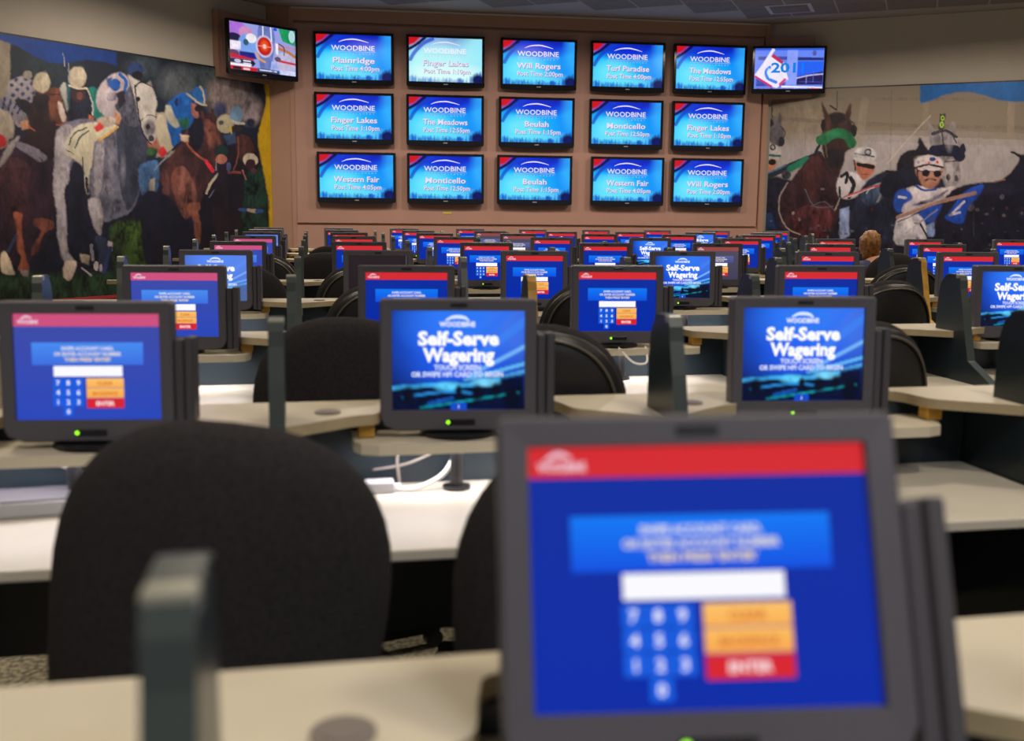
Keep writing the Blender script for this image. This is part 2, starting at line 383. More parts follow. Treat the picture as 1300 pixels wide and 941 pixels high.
abox('mural_frame_strip', M['black'], RP, 0, RL+4.5, .0, .03, 3.114, 3.132, wr)
abox('base_strip', M['dark'], LP, -4.5, LL, .005, .03, 0, .34, wl)
abox('base_strip', M['dark'], RP, 0, RL+4.5, .005, .03, 0, .5, wr)
abox('red_ledge', M['red'], LP, -4.5, LL-.9, -.03, .03, .315, .35, wl)
# tan return between left mural and tv wall, and the tan boxes carrying the side televisions
ret = empty('wall_return', kind='structure')
bm = bmesh.new(); prism(bm, [(-.55, 14.56), (-.235, 14.50), (-.2, 14.8), (-.75, 14.9)], 'z', 0, CZ); from_bm('return_panel', bm, M['tan2'], ret)
abox('television_backing', M['tan2'], LP, LL-.93, LL+.02, -.06, .03, 3.02, 3.84, wl, .006)
abox('backing_inset', M['tan'], LP, LL-.88, LL-.02, -.07, -.06, 3.06, 3.78, wl, .004)
abox('television_backing', M['tan'], RP, -.10, .56, -.05, .03, 3.0, 3.84, wr, .006)
# other sides of the room, out of frame
bm = bmesh.new(); box(bm, -6.6, -6.4, -3, 8.6, 0, CZ); tag(from_bm('wall_far_left', bm, M['cream']), kind='structure')
bm = bmesh.new(); box(bm, 12.4, 12.6, -3, 10.4, 0, CZ); tag(from_bm('wall_far_right', bm, M['cream']), kind='structure')

# ------------------------------------------------------------------ murals
GAIN = 1.5
def mural(name, P, s0, s1, z0, z1, nx, nz, paint, label):
    p, t, n = P
    S, Z = np.meshgrid(np.linspace(s0, s1, nx), np.linspace(z1, z0, nz))
    W = np.stack([p[0]+t[0]*S-n[0]*.004, p[1]+t[1]*S-n[1]*.004, Z], -1)
    D = W-np.array([0, 0, EYE]); dep = D@Fv       # drawing units of the sketch the mural was traced on
    X = 650+FPX*(D@Rv)/dep; Y = 470.5-FPX*(D@Uv)/dep
    C = np.clip(paint(X, Y)*GAIN, 0, .85)
    v = W.reshape(-1, 3); faces = [(j*nx+i, (j+1)*nx+i, (j+1)*nx+i+1, j*nx+i+1) for j in range(nz-1) for i in range(nx-1)]
    me = bpy.data.meshes.new(name); me.from_pydata(v.tolist(), [], faces)
    a = me.color_attributes.new('Col', 'FLOAT_COLOR', 'POINT')
    a.data.foreach_set('color', np.hstack([C.reshape(-1, 3), np.ones((len(v), 1))]).astype(np.float32).ravel())
    me.materials.append(M['print']); o = link(name, me); tag(o, label, 'mural')
    so = o.modifiers.new('thickness', 'SOLIDIFY'); so.thickness = .003; so.offset = -1
    return o
def paint_left(X, Y):
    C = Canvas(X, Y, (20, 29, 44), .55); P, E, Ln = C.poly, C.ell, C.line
    P([(-200, 230), (345, 230), (345, 420), (-200, 420)], (12, 14, 30), .4, False)
    P([(-200, 345), (60, 348), (150, 345), (345, 300), (345, 420), (-200, 420)], (20, 38, 24), .8, False, 3)
    P([(140, 290), (180, 280), (240, 290), (250, 350), (160, 360)], (34, 52, 18), .9, True, 2)
    P([(298, 215), (345, 210), (345, 300), (300, 300)], (16, 38, 32), .8, True, 2)
    E(60, 90, 40, 25, (30, 42, 52), .2, .8); E(225, 105, 24, 20, (72, 78, 84), .3, .8); E(180, 85, 20, 14, (52, 62, 72), .3, .8)
    E(262, 100, 22, 14, (55, 66, 70), .4, .9); E(290, 122, 28, 26, (120, 108, 106), .3, .6); E(318, 140, 14, 18, (112, 102, 104), .4, .6); E(280, 140, 8, 10, (50, 55, 85), .3, .6)
    P([(198, 143), (222, 142), (222, 200), (198, 200)], (138, 130, 112), .1); E(196, 180, 9, 12, (120, 70, 62), .4, .5); E(190, 192, 12, 5, (40, 70, 40), .4, .5)
    P([(-200, 20), (13, 52), (13, 140), (10, 200), (-200, 200)], (128, 120, 105), .1, False)
    P([(-200, 0), (-200, 30), (-20, 48), (0, 51), (20, 58), (45, 72), (62, 79), (80, 81), (95, 78), (110, 76), (130, 78), (148, 83), (148, 40)], (14, 58, 135), .08, False)
    # far left horse and riders
    P([(-60, 190), (0, 190), (25, 175), (60, 195), (72, 225), (70, 265), (60, 305), (40, 330), (5, 335), (-60, 320)], (34, 20, 34), .5)
    P([(0, 210), (20, 200), (40, 215), (45, 260), (30, 290), (5, 280)], (52, 28, 36), .5)
    P([(40, 130), (62, 116), (76, 140), (74, 175), (64, 205), (30, 200), (34, 150)], (34, 22, 28), .3)
    P([(58, 118), (66, 111), (78, 114), (84, 125), (87, 150), (80, 161), (71, 155), (63, 138)], (92, 52, 40), .3)
    P([(73, 131), (78, 130), (84, 150), (80, 156), (76, 146)], (165, 150, 145), .1)
    Ln([(63, 120), (76, 120)], 1.3, (25, 18, 20)); Ln([(72, 158), (86, 158)], 2, (120, 62, 50))
    P([(0, 205), (10, 185), (22, 173), (24, 176), (14, 196), (0, 212)], (125, 118, 118), .1); P([(20, 180), (42, 186), (60, 200), (50, 206), (36, 196), (22, 188)], (98, 92, 106), .2)
    Ln([(50, 200), (64, 215)], 1.2, (25, 20, 28))
    P([(17, 270), (28, 272), (27, 285), (31, 319), (37, 342), (23, 343), (27, 327), (22, 317), (21, 289)], (112, 60, 44), .3)
    P([(45, 277), (66, 280), (68, 290), (56, 296), (48, 318), (40, 325), (41, 314), (52, 294), (44, 287)], (88, 48, 40), .3)
    P([(1, 323), (8, 321), (18, 345), (17, 349), (2, 345)], (175, 160, 140), .15); Ln([(10, 320), (20, 300)], 4, (38, 50, 75)); P([(25, 343), (36, 343), (36, 352), (28, 350)], (95, 85, 85))
    P([(-40, 125), (0, 125), (10, 118), (25, 135), (35, 150), (20, 158), (5, 150), (-40, 150)], (105, 102, 112), .3)
    for a in range(5): Ln([(-6+a*7, 150-a*1.5), (-2+a*8, 122+a*2)], 2.6, (32, 38, 88))
    P([(8, 112), (14, 102), (30, 97), (40, 102), (45, 115), (39, 131), (28, 126), (18, 128), (9, 122)], (135, 130, 134), .1)
    for a in range(5):
        for b in range(5):
            if (a+b) % 2: 
                cx, cy = 14+a*6.4+b*.8, 102+b*6.2-a*.6; P([(cx-3, cy), (cx, cy-3.2), (cx+3, cy), (cx, cy+3.2)], (38, 42, 92), .1, False)
    P([(20, 126), (36, 128), (40, 145), (30, 142), (22, 134)], (24, 22, 34), .2)
    P([(-60, 138), (0, 138), (15, 150), (18, 168), (6, 178), (-60, 170)], (142, 132, 120), .15); Ln([(18, 140), (22, 158), (30, 160)], 4, (120, 112, 116)); P([(25, 155), (35, 152), (38, 162), (28, 166)], (150, 108, 84), .2)
    P([(-30, 168), (0, 170), (8, 178), (5, 186), (-30, 196)], (150, 30, 36), .2); Ln([(36, 160), (44, 166)], 2, (150, 75, 50))
    E(35, 95, 6, 5.5, (132, 126, 116)); E(53, 105, 11, 13, (164, 154, 134)); P([(44, 112), (52, 118), (60, 120), (50, 120)], (120, 92, 80)); Ln([(46, 118), (62, 121)], 1.6, (60, 40, 40))
    P([(42, 122), (60, 120), (62, 132), (50, 140), (42, 132)], (26, 18, 26), .2)
    # rider with white cap in the middle
    P([(76, 113), (90, 107), (112, 113), (120, 128), (128, 150), (100, 156), (86, 152), (80, 130)], (24, 28, 48), .4)
    P([(76, 112), (83, 104), (87, 128), (85, 142), (80, 126)], (142, 142, 138), .1); P([(84, 104), (89, 108), (88, 140), (85, 128)], (28, 74, 84), .1)
    P([(112, 112), (124, 113), (128, 135), (136, 147), (119, 150), (116, 128)], (18, 104, 98), .2); Ln([(111, 113), (117, 130), (118, 146)], 2, (150, 150, 145)); Ln([(122, 128), (127, 142)], 1.4, (150, 150, 145))
    E(100, 120, 9, 10, (52, 34, 38)); E(101, 122, 4, 5, (95, 58, 56)); E(98, 98, 11.5, 13.5, (168, 158, 138)); Ln([(88, 109), (98, 112), (110, 112)], 2.5, (178, 166, 148))
    Ln([(80, 68), (82, 84)], 1, (150, 150, 155)); Ln([(87, 80), (88, 104)], 1.2, (120, 125, 140)); P([(113, 145), (120, 150), (118, 155), (112, 152)], (150, 85, 60))
    # grey horse
    P([(72, 165), (90, 154), (112, 151), (140, 156), (165, 140), (182, 150), (186, 175), (182, 205), (178, 240), (167, 268), (150, 276), (132, 282), (118, 262), (114, 240), (100, 226), (90, 216), (78, 222), (69, 205)], (84, 84, 100), .35)
    P([(73, 166), (88, 158), (95, 170), (92, 200), (80, 216), (70, 203)], (136, 130, 136), .25)
    P([(150, 152), (182, 160), (186, 200), (178, 240), (162, 268), (152, 230)], (42, 46, 62), .35); P([(122, 185), (132, 180), (130, 230), (124, 252), (118, 240)], (120, 116, 124), .3)
    P([(92, 206), (105, 214), (112, 240), (116, 270), (105, 300), (90, 300), (86, 250)], (16, 18, 34), .3)
    P([(72, 200), (86, 205), (88, 228), (82, 240), (83, 260), (85, 285), (85, 302), (88, 322), (97, 333), (95, 345), (88, 356), (81, 352), (83, 338), (79, 325), (73, 300), (72, 270), (67, 235)], (126, 121, 128), .25)
    P([(82, 334), (96, 332), (94, 346), (88, 356), (81, 352)], (150, 136, 124), .2)
    P([(112, 254), (125, 252), (130, 265), (130, 285), (127, 299), (121, 292), (115, 275)], (134, 128, 134), .25); P([(120, 300), (134, 302), (137, 318), (131, 345), (122, 341), (126, 322)], (30, 36, 56), .2)
    P([(101, 322), (114, 324), (112, 336), (103, 333)], (124, 112, 100)); Ln([(116, 312), (118, 330)], 4, (90, 88, 96)); P([(137, 306), (143, 308), (142, 319), (138, 317)], (165, 160, 165)); Ln([(140, 315), (132, 345)], 5, (32, 42, 80)); E(122, 338, 3, 6, (135, 125, 125)); E(128, 340, 2, 5, (125, 118, 125)); Ln([(104, 340), (116, 350)], 2, (120, 115, 120))
    E(137, 240, 7, 9, (100, 98, 112), .5, .8); E(150, 262, 8, 9, (80, 80, 95), .5, .8)
    P([(80, 191), (94, 163), (108, 157), (124, 155), (149, 159), (134, 174), (120, 181), (116, 214), (105, 210), (97, 204)], (168, 162, 142), .1)
    Ln([(88, 184), (94, 170), (111, 162)], 1.7, (20, 62, 62)); Ln([(95, 188), (101, 175), (113, 166)], 1.9, (20, 62, 62)); Ln([(84, 190), (94, 196)], 1.2, (60, 58, 66)); Ln([(126, 178), (138, 170), (149, 161)], 3, (182, 142, 62))
    P([(106, 205), (114, 206), (113, 235), (112, 247), (108, 240)], (150, 145, 132), .1); Ln([(105, 200), (106, 214), (107, 238)], 1.2, (14, 14, 22)); Ln([(110, 226), (111, 244)], 3, (18, 18, 30))
    # white and blue rider
    P([(150, 122), (163, 100), (174, 108), (182, 150), (168, 162), (150, 146)], (66, 68, 82), .6)
    P([(122, 132), (126, 111), (138, 97), (151, 92), (161, 97), (164, 109), (154, 122), (146, 135), (154, 149), (146, 156), (130, 144)], (158, 148, 154), .15)
    E(146, 108, 7, 8, (24, 76, 152)); Ln([(152, 94), (160, 104), (157, 118)], 4, (28, 82, 160)); P([(134, 100), (143, 98), (138, 112)], (40, 66, 120)); P([(134, 118), (150, 118), (146, 128), (137, 128)], (98, 92, 112)); P([(148, 118), (158, 114), (160, 130), (150, 140)], (30, 28, 40), .3)
    P([(145, 140), (154, 149), (152, 158), (145, 155)], (168, 118, 86)); P([(122, 152), (136, 147), (148, 152), (142, 160), (128, 161)], (150, 138, 128)); P([(119, 162), (127, 155), (133, 163), (123, 168)], (172, 42, 44), .1, False)
    E(172, 89, 10, 9.5, (36, 56, 100)); E(174, 96, 7, 6, (20, 20, 32))
    P([(162, 95), (170, 100), (180, 104), (192, 110), (199, 128), (197, 145), (200, 163), (197, 177), (191, 182), (184, 171), (178, 157), (175, 145), (173, 131), (168, 113)], (166, 161, 156), .12)
    E(190, 163, 8, 10, (104, 100, 106), .3, .5); E(188, 161, 2.5, 3.5, (24, 22, 30)); E(192, 176, 4, 4, (52, 48, 56)); E(175.5, 126, 2.2, 3, (24, 20, 24)); Ln([(171, 111), (179, 104), (192, 109)], 2.2, (22, 22, 36)); Ln([(171, 108), (174, 130), (178, 156), (184, 174), (192, 183)], 1.6, (22, 20, 30)); Ln([(178, 154), (188, 146), (199, 149)], 1.2, (50, 46, 56)); P([(186, 106), (191, 102), (194, 110)], (150, 140, 140))
    # blue rider on brown horse
    P([(176, 215), (186, 206), (200, 205), (202, 230), (196, 248), (180, 247)], (48, 78, 116), .4); P([(190, 228), (197, 226), (196, 247), (188, 248)], (152, 146, 132), .1, False)
    P([(236, 166), (243, 150), (256, 146), (266, 143), (275, 150), (282, 170), (283, 186), (276, 196), (272, 216), (262, 240), (257, 258), (246, 274), (235, 279), (224, 268), (214, 242), (204, 232), (206, 210), (226, 186)], (54, 31, 32), .4)
    P([(226, 212), (238, 216), (250, 246), (243, 272), (232, 276), (224, 255), (216, 228)], (92, 56, 50), .5); P([(260, 152), (274, 160), (280, 182), (270, 190), (262, 172)], (94, 56, 46), .35); P([(242, 152), (256, 150), (258, 180), (246, 196), (238, 175)], (20, 18, 32), .2)
    P([(206, 212), (213, 218), (216, 250), (206, 246)], (70, 42, 42), .4)
    Ln([(258, 150), (256, 141)], 3, (70, 40, 36)); Ln([(270, 150), (270, 139)], 3, (60, 36, 36)); E(266, 166, 2, 2.5, (14, 10, 14))
    P([(236, 262), (250, 256), (256, 262), (252, 270), (256, 290), (252, 312), (246, 312), (246, 282)], (92, 54, 42), .35)
    P([(180, 250), (212, 250), (236, 280), (246, 290), (246, 350), (190, 350)], (12, 12, 28), .2); P([(258, 245), (300, 220), (304, 300), (290, 330), (256, 330), (256, 290)], (12, 10, 22), .2)
    P([(211, 136), (216, 128), (228, 119), (242, 118), (245, 125), (243, 140), (246, 152), (240, 162), (229, 166), (232, 175), (220, 187), (213, 164)], (20, 76, 146), .25)
    P([(211, 134), (217, 136), (222, 148), (228, 158), (222, 162), (211, 150)], (154, 152, 136), .1); P([(226, 150), (240, 150), (240, 162), (230, 164)], (26, 74, 60), .3); Ln([(238, 119), (246, 126)], 3, (150, 150, 140)); E(224, 130, 2, 6, (24, 28, 50))
    P([(210, 155), (215, 172), (219, 190), (212, 193), (204, 186), (199, 172), (199, 148), (206, 146)], (162, 154, 134), .08); P([(200, 192), (207, 185), (213, 194), (205, 202)], (165, 34, 40), .1, False); Ln([(213, 196), (230, 180)], 3, (22, 24, 34)); Ln([(196, 216), (218, 192)], 2, (110, 110, 120))
    P([(243, 131), (250, 134), (252, 148), (247, 150), (243, 142)], (140, 90, 80), .2); E(253, 121, 9.5, 11.5, (34, 92, 158)); Ln([(254, 110), (259, 120), (259, 133)], 2.5, (168, 158, 130)); Ln([(244, 124), (252, 131), (262, 134)], 2.3, (160, 152, 130)); E(252, 138, 5, 4, (40, 26, 34)); P([(229, 170), (240, 172), (239, 181), (230, 179)], (180, 154, 134), .1)
    Ln([(237, 182), (245, 192), (262, 205)], 2.6, (150, 78, 58)); Ln([(262, 205), (270, 217)], 4.5, (185, 36, 48)); Ln([(262, 245), (268, 232), (277, 221)], 3.2, (158, 148, 130)); Ln([(266, 250), (278, 232)], 1.2, (90, 95, 120)); Ln([(276, 196), (274, 216)], 1.5, (120, 110, 110))
    # right-most horse
    P([(284, 182), (298, 170), (315, 171), (325, 184), (330, 204), (324, 216), (311, 222), (308, 260), (302, 300), (282, 312), (268, 290), (270, 250), (278, 215)], (24, 15, 24), .3)
    P([(300, 173), (314, 172), (322, 185), (320, 200), (306, 204), (301, 190)], (58, 34, 32), .3); Ln([(302, 174), (303, 196), (296, 218)], 1.6, (110, 62, 46)); Ln([(290, 219), (305, 219)], 3, (110, 56, 44)); Ln([(308, 216), (312, 228)], 1.5, (140, 90, 80))
    E(318, 203, 9.5, 8.5, (170, 160, 142)); E(318, 209, 6.5, 7.5, (44, 26, 30)); E(322, 217, 4, 4, (60, 44, 48)); E(286, 157, 11, 12, (156, 148, 122)); E(281, 156, 3, 3, (70, 74, 80)); Ln([(292, 160), (295, 174)], 2.5, (175, 150, 40)); P([(284, 172), (298, 168), (300, 182), (288, 184)], (48, 66, 96), .2); E(300, 146, 8.2, 12, (92, 120, 146)); Ln([(293, 153), (301, 156), (309, 157)], 3.2, (160, 156, 142)); E(301, 163, 7, 5, (40, 28, 32))
    E(281, 192, 8.5, 8, (18, 42, 38)); E(281, 202, 7.5, 6, (132, 84, 70), .3); E(290, 212, 3, 6, (60, 70, 110))
    E(322, 145, 7, 12, (118, 108, 112), .4, .5); E(318, 156, 6, 6, (34, 36, 60), .4, .5)
    Ln([(305, 266), (316, 267)], 4.5, (30, 60, 110)); Ln([(316, 267), (326, 268)], 4.5, (130, 115, 105)); Ln([(326, 268), (332, 268)], 4.5, (34, 64, 118))
    for cx, cy, rx, ry, c in ((165, 195, 5, 22, (30, 32, 46)), (140, 200, 4, 20, (112, 110, 122)), (156, 215, 3, 16, (104, 104, 116)), (132, 262, 5, 10, (44, 46, 60)), (170, 232, 4, 18, (28, 30, 44)), (80, 190, 5, 14, (150, 144, 148)), (76, 250, 3, 16, (150, 144, 146)), (80, 312, 3, 12, (152, 146, 146)),
                             (242, 200, 5, 16, (30, 18, 26)), (256, 215, 4, 18, (34, 20, 26)), (232, 232, 3, 14, (128, 84, 70)), (246, 240, 2.5, 12, (122, 78, 66)), (266, 176, 2.5, 10, (120, 74, 58)), (274, 186, 3, 8, (30, 18, 24)), (222, 222, 3, 12, (110, 62, 44)), (213, 228, 3, 12, (88, 52, 50)),
                             (20, 230, 5, 22, (60, 32, 40)), (40, 250, 5, 24, (14, 12, 26)), (55, 230, 5, 18, (16, 14, 30)), (8, 250, 4, 26, (18, 12, 26)), (52, 155, 5, 20, (16, 12, 20)), (66, 140, 3, 10, (120, 72, 54)), (310, 185, 2, 9, (84, 50, 44)), (292, 240, 6, 26, (8, 8, 18)), (225, 300, 14, 22, (6, 8, 22)), (100, 260, 6, 30, (6, 8, 22)), (150, 320, 12, 26, (6, 8, 20)), (60, 330, 14, 16, (8, 10, 22)), (190, 250, 8, 30, (12, 16, 34)),
                             (57, 100, 3, 7, (182, 174, 158)), (102, 94, 4, 7, (186, 178, 160)), (138, 120, 5, 6, (184, 176, 180)), (184, 140, 3, 12, (188, 184, 178)), (228, 132, 4, 8, (12, 50, 112)), (238, 128, 4, 5, (40, 104, 178))):
        C.ell(cx, cy, rx, ry, c, .35, 1.3, .6)
    P([(335, 96), (336, 110), (338, 125), (336, 140), (332, 153), (328, 170), (328, 184), (331, 201), (336, 226), (341, 252), (342, 290), (342, 310), (380, 310), (380, 96)], (170, 138, 22), .04, False)
    return C.C
def paint_right(X, Y):
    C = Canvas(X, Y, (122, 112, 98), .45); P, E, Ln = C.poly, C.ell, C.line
    P([(940, 168), (1150, 172), (1300, 178), (1500, 190), (1500, 330), (940, 330)], (142, 136, 138), .05, False, 8)
    E(1010, 150, 60, 26, (132, 120, 104), .1, 1.); Ln([(980, 150), (1170, 160), (1500, 165)], 5, (104, 96, 88), .2, .5); Ln([(1000, 125), (1500, 128)], 4, (112, 104, 94), .2, .5)
    Ln([(1284, 125), (1283, 170)], 9, (142, 130, 116), .05, .7); Ln([(1176, 125), (1174, 160)], 7, (134, 124, 108), .05, .6); Ln([(1098, 128), (1088, 200)], 10, (140, 130, 116), .05, .5)
    P([(968, 128), (1045, 122), (1000, 132), (972, 140)], (88, 72, 66), .1, True, 2)
    Ln([(1063, 116), (1062, 140)], 1.2, (60, 66, 60)); Ln([(1132, 114), (1130, 215)], .8, (90, 86, 74), 0, .6); Ln([(1243, 120), (1242, 200)], .8, (110, 102, 96), 0, .5); Ln([(1023, 150), (1022, 190)], .8, (110, 102, 90), 0, .6)
    P([(1168, 108), (1500, 80), (1500, 130), (1320, 126), (1300, 129), (1285, 129), (1267, 127), (1249, 121), (1231, 117), (1216, 117), (1198, 121), (1182, 128), (1168, 131)], (24, 98, 172), .05, False)
    # dark mass of horses, carts and harness
    P([(940, 232), (985, 224), (1010, 230), (1065, 250), (1100, 240), (1140, 250), (1200, 250), (1500, 250), (1500, 420), (940, 420)], (18, 18, 36), .5, False, 1)
    # far left horse and driver
    Ln([(980, 132), (980, 152)], 1.5, (40, 38, 40)); P([(976, 152), (984, 152), (992, 158), (996, 170), (993, 184), (985, 185), (978, 180), (974, 170)], (84, 80, 88), .3); P([(987, 152), (990, 142), (993, 150), (991, 160)], (72, 68, 74)); E(978, 156, 4, 5, (34, 32, 42)); E(992, 180, 4, 6, (28, 28, 38)); Ln([(991, 160), (997, 168), (994, 178)], 1, (30, 28, 34))
    E(979, 193, 13, 10, (160, 155, 155)); E(981, 187, 4, 4, (48, 50, 62)); E(981, 187, 2, 2, (150, 150, 150)); Ln([(972, 197), (990, 198)], 3, (40, 84, 84)); Ln([(972, 200), (988, 202)], 3, (168, 162, 160)); P([(970, 203), (984, 203), (984, 212), (977, 218), (970, 218)], (156, 98, 74), .2); E(980, 206, 5, 4, (14, 12, 18))
    Ln([(968, 228), (1000, 212), (1040, 196)], 8, (24, 36, 46)); Ln([(1004, 214), (1024, 203)], 9, (22, 104, 82)); Ln([(970, 222), (998, 210)], 2, (70, 100, 130)); Ln([(1000, 222), (1050, 192)], 1.3, (120, 112, 96)); E(998, 222, 6, 6, (44, 44, 52), .8)
    P([(968, 270), (980, 270), (985, 290), (968, 292)], (22, 44, 84), .3)
    # brown horse with green shadow roll
    P([(1040, 192), (1055, 212), (1072, 202), (1066, 222), (1063, 245), (1066, 266), (1058, 292), (1040, 310), (1010, 305), (992, 288), (988, 262), (1000, 236), (1022, 206)], (44, 24, 32), .5)
    P([(1020, 262), (1050, 262), (1056, 285), (1040, 305), (1015, 300), (1005, 275)], (66, 30, 36), .7); P([(1024, 205), (1040, 198), (1048, 225), (1030, 245), (1012, 240)], (58, 30, 34), .4)
    P([(1043, 129), (1048, 138), (1053, 150), (1050, 156), (1046, 150)], (64, 38, 34), .2); P([(1080, 131), (1081, 142), (1078, 152), (1072, 150), (1074, 142)], (64, 38, 34), .2)
    P([(1046, 152), (1056, 143), (1070, 143), (1080, 153), (1084, 168), (1083, 186), (1073, 194), (1071, 206), (1063, 216), (1052, 214), (1045, 196), (1043, 175)], (52, 32, 34), .25); P([(1054, 146), (1068, 144), (1073, 152), (1062, 158), (1055, 154)], (28, 20, 26)); Ln([(1054, 134), (1062, 140)], 2, (40, 32, 34))
    E(1045, 159, 3, 7.5, (20, 16, 20)); E(1084, 166, 4, 8, (22, 18, 22)); Ln([(1076, 153), (1084, 156), (1086, 164)], 1.2, (46, 38, 38))
    Ln([(1042, 178), (1047, 177), (1056, 171), (1066, 169), (1076, 173), (1081, 182)], 12.5, (26, 104, 66), .25); E(1040, 176, 4, 4, (28, 108, 70))
    P([(1050, 190), (1070, 192), (1070, 206), (1062, 215), (1052, 210)], (28, 22, 30), .3); Ln([(1048, 184), (1050, 200)], 1.4, (90, 74, 60)); Ln([(1040, 185), (1034, 197)], 4, (26, 26, 34))
    Ln([(1000, 232), (990, 250), (990, 272), (1000, 290), (1016, 298)], 1.8, (128, 116, 108)); Ln([(1064, 226), (1066, 250), (1060, 266)], 1.6, (130, 122, 112)); Ln([(1022, 240), (1034, 262), (1058, 262)], 1.3, (70, 84, 98)); Ln([(1030, 262), (1046, 256), (1060, 268)], 1, (80, 80, 92)); E(1007, 271, 2, 2, (130, 120, 116)); E(1015, 278, 2, 2, (130, 120, 116)); E(1044, 240, 3, 1.5, (110, 96, 92))
    # driver with white helmet
    P([(1066, 224), (1078, 218), (1094, 224), (1098, 236), (1086, 250), (1070, 252), (1062, 240)], (172, 168, 174), .1); Ln([(1068, 224), (1076, 220), (1074, 232)], 4, (22, 22, 32)); Ln([(1080, 226), (1084, 236), (1078, 250)], 5, (24, 24, 34)); Ln([(1066, 238), (1066, 250)], 3, (24, 24, 34))
    P([(1086, 206), (1110, 209), (1108, 220), (1100, 227), (1094, 228), (1088, 218)], (162, 98, 78), .2); E(1098, 197, 15, 10.5, (168, 166, 168)); E(1102, 193, 4.5, 4.5, (42, 44, 60)); E(1102, 193, 2.5, 2.5, (160, 160, 168)); Ln([(1085, 195), (1110, 199)], 1.8, (60, 62, 80)); Ln([(1085, 202), (1100, 204), (1111, 207)], 4, (178, 174, 174)); Ln([(1090, 209), (1108, 212)], 5.5, (18, 16, 24)); Ln([(1094, 221), (1102, 222)], 1, (110, 50, 44)); Ln([(1084, 204), (1086, 216)], 2, (40, 38, 44))
    P([(1084, 262), (1096, 236), (1112, 222), (1132, 216), (1160, 223), (1205, 232), (1205, 300), (1078, 305)], (24, 28, 46), .4); P([(1092, 250), (1104, 236), (1128, 232), (1120, 252), (1104, 262)], (52, 66, 92), .4)
    Ln([(1100, 246), (1106, 238), (1118, 232), (1128, 228)], 1.6, (140, 140, 150)); Ln([(1114, 256), (1120, 244), (1128, 238)], 2.5, (120, 116, 116)); Ln([(1125, 217), (1148, 222)], 2.5, (14, 14, 24)); Ln([(1072, 251), (1098, 241), (1120, 234)], 3, (150, 66, 72)); Ln([(1072, 252), (1110, 238)], .9, (190, 180, 180))
    P([(1066, 266), (1078, 262), (1078, 300), (1066, 305)], (110, 124, 158), .3)
    Ln([(1126, 208), (1152, 178), (1181, 147)], 1.5, (164, 154, 142))
    # dapple grey horse number eight
    P([(1138, 216), (1143, 198), (1154, 191), (1164, 189), (1167, 174), (1174, 184), (1181, 196), (1178, 210), (1160, 216), (1148, 222)], (22, 22, 32), .4); P([(1120, 226), (1150, 212), (1172, 210), (1176, 236), (1150, 246), (1120, 250)], (20, 22, 38), .3)
    P([(1178, 152), (1182, 158), (1188, 170), (1182, 174), (1178, 164)], (124, 118, 120), .1); P([(1206, 158), (1211, 154), (1214, 160), (1212, 170), (1206, 168)], (124, 118, 120), .1)
    P([(1180, 172), (1188, 166), (1200, 164), (1212, 170), (1219, 182), (1220, 196), (1218, 207), (1219, 224), (1213, 236), (1203, 239), (1197, 230), (1198, 212), (1188, 194), (1181, 184)], (122, 118, 124), .35); Ln([(1184, 170), (1200, 166), (1214, 174)], 4, (46, 44, 54), .6); Ln([(1196, 168), (1198, 184)], 2, (60, 58, 66)); Ln([(1208, 168), (1214, 182)], 1.6, (46, 44, 54))
    Ln([(1186, 192), (1198, 191), (1212, 192), (1218, 198)], 15, (20, 24, 50), .25); E(1222, 190, 4, 8, (22, 24, 44)); P([(1200, 206), (1214, 204), (1218, 218), (1216, 230), (1206, 236), (1199, 228)], (140, 134, 138), .3); E(1204, 225, 3, 4, (34, 30, 40)); E(1214, 226, 2.5, 4, (60, 54, 62)); Ln([(1199, 206), (1216, 204)], 1.4, (60, 46, 48))
    P([(1193.5, 145), (1200.5, 144), (1198, 164), (1191.5, 165)], (20, 28, 30), 0, False); E(1196.8, 150, 2.5, 3.6, (150, 190, 70), 0); E(1196.8, 150, 1.1, 1.9, (20, 28, 30), 0); E(1195.6, 158, 2.6, 4, (150, 190, 70), 0); E(1195.6, 158, 1.1, 2.2, (20, 28, 30), 0)
    # driver with moustache
    P([(1200, 250), (1216, 238), (1242, 232), (1265, 231), (1280, 222), (1290, 210), (1294, 200), (1286, 192), (1300, 196), (1345, 185), (1420, 200), (1480, 260), (1480, 330), (1185, 330), (1195, 270)], (20, 20, 38), .35, True)
    Ln([(1284, 193), (1294, 198), (1300, 206)], 2.5, (16, 16, 28)); Ln([(1262, 231), (1276, 228)], 1, (130, 90, 76)); Ln([(1236, 256), (1236, 300)], 1.3, (48, 50, 66)); E(1232, 262, 5, 6, (70, 66, 76), .9); E(1272, 250, 3, 3, (90, 92, 110), .6)
    P([(1148, 242), (1165, 236), (1190, 240), (1212, 236), (1200, 250), (1184, 260), (1170, 268), (1148, 272), (1142, 258)], (176, 168, 174), .12); P([(1134, 256), (1139, 243), (1150, 240), (1159, 251), (1147, 260), (1143, 270), (1136, 266)], (30, 66, 152), .15); Ln([(1141, 250), (1150, 251)], 3, (160, 160, 175)); Ln([(1163, 236), (1174, 242), (1188, 240)], 3, (36, 62, 140)); P([(1158, 262), (1184, 256), (1206, 240), (1186, 250), (1168, 256)], (26, 28, 48), .2)
    P([(1168, 262), (1196, 260), (1186, 283), (1165, 283)], (26, 62, 152), .25); P([(1143, 276), (1166, 272), (1176, 290), (1172, 310), (1138, 310), (1136, 288)], (164, 160, 170), .25); Ln([(1140, 282), (1170, 268)], 1.2, (30, 28, 36)); Ln([(1168, 284), (1178, 302)], 2.4, (24, 24, 36)); P([(1176, 286), (1186, 282), (1186, 300), (1178, 300)], (120, 140, 185), .3)
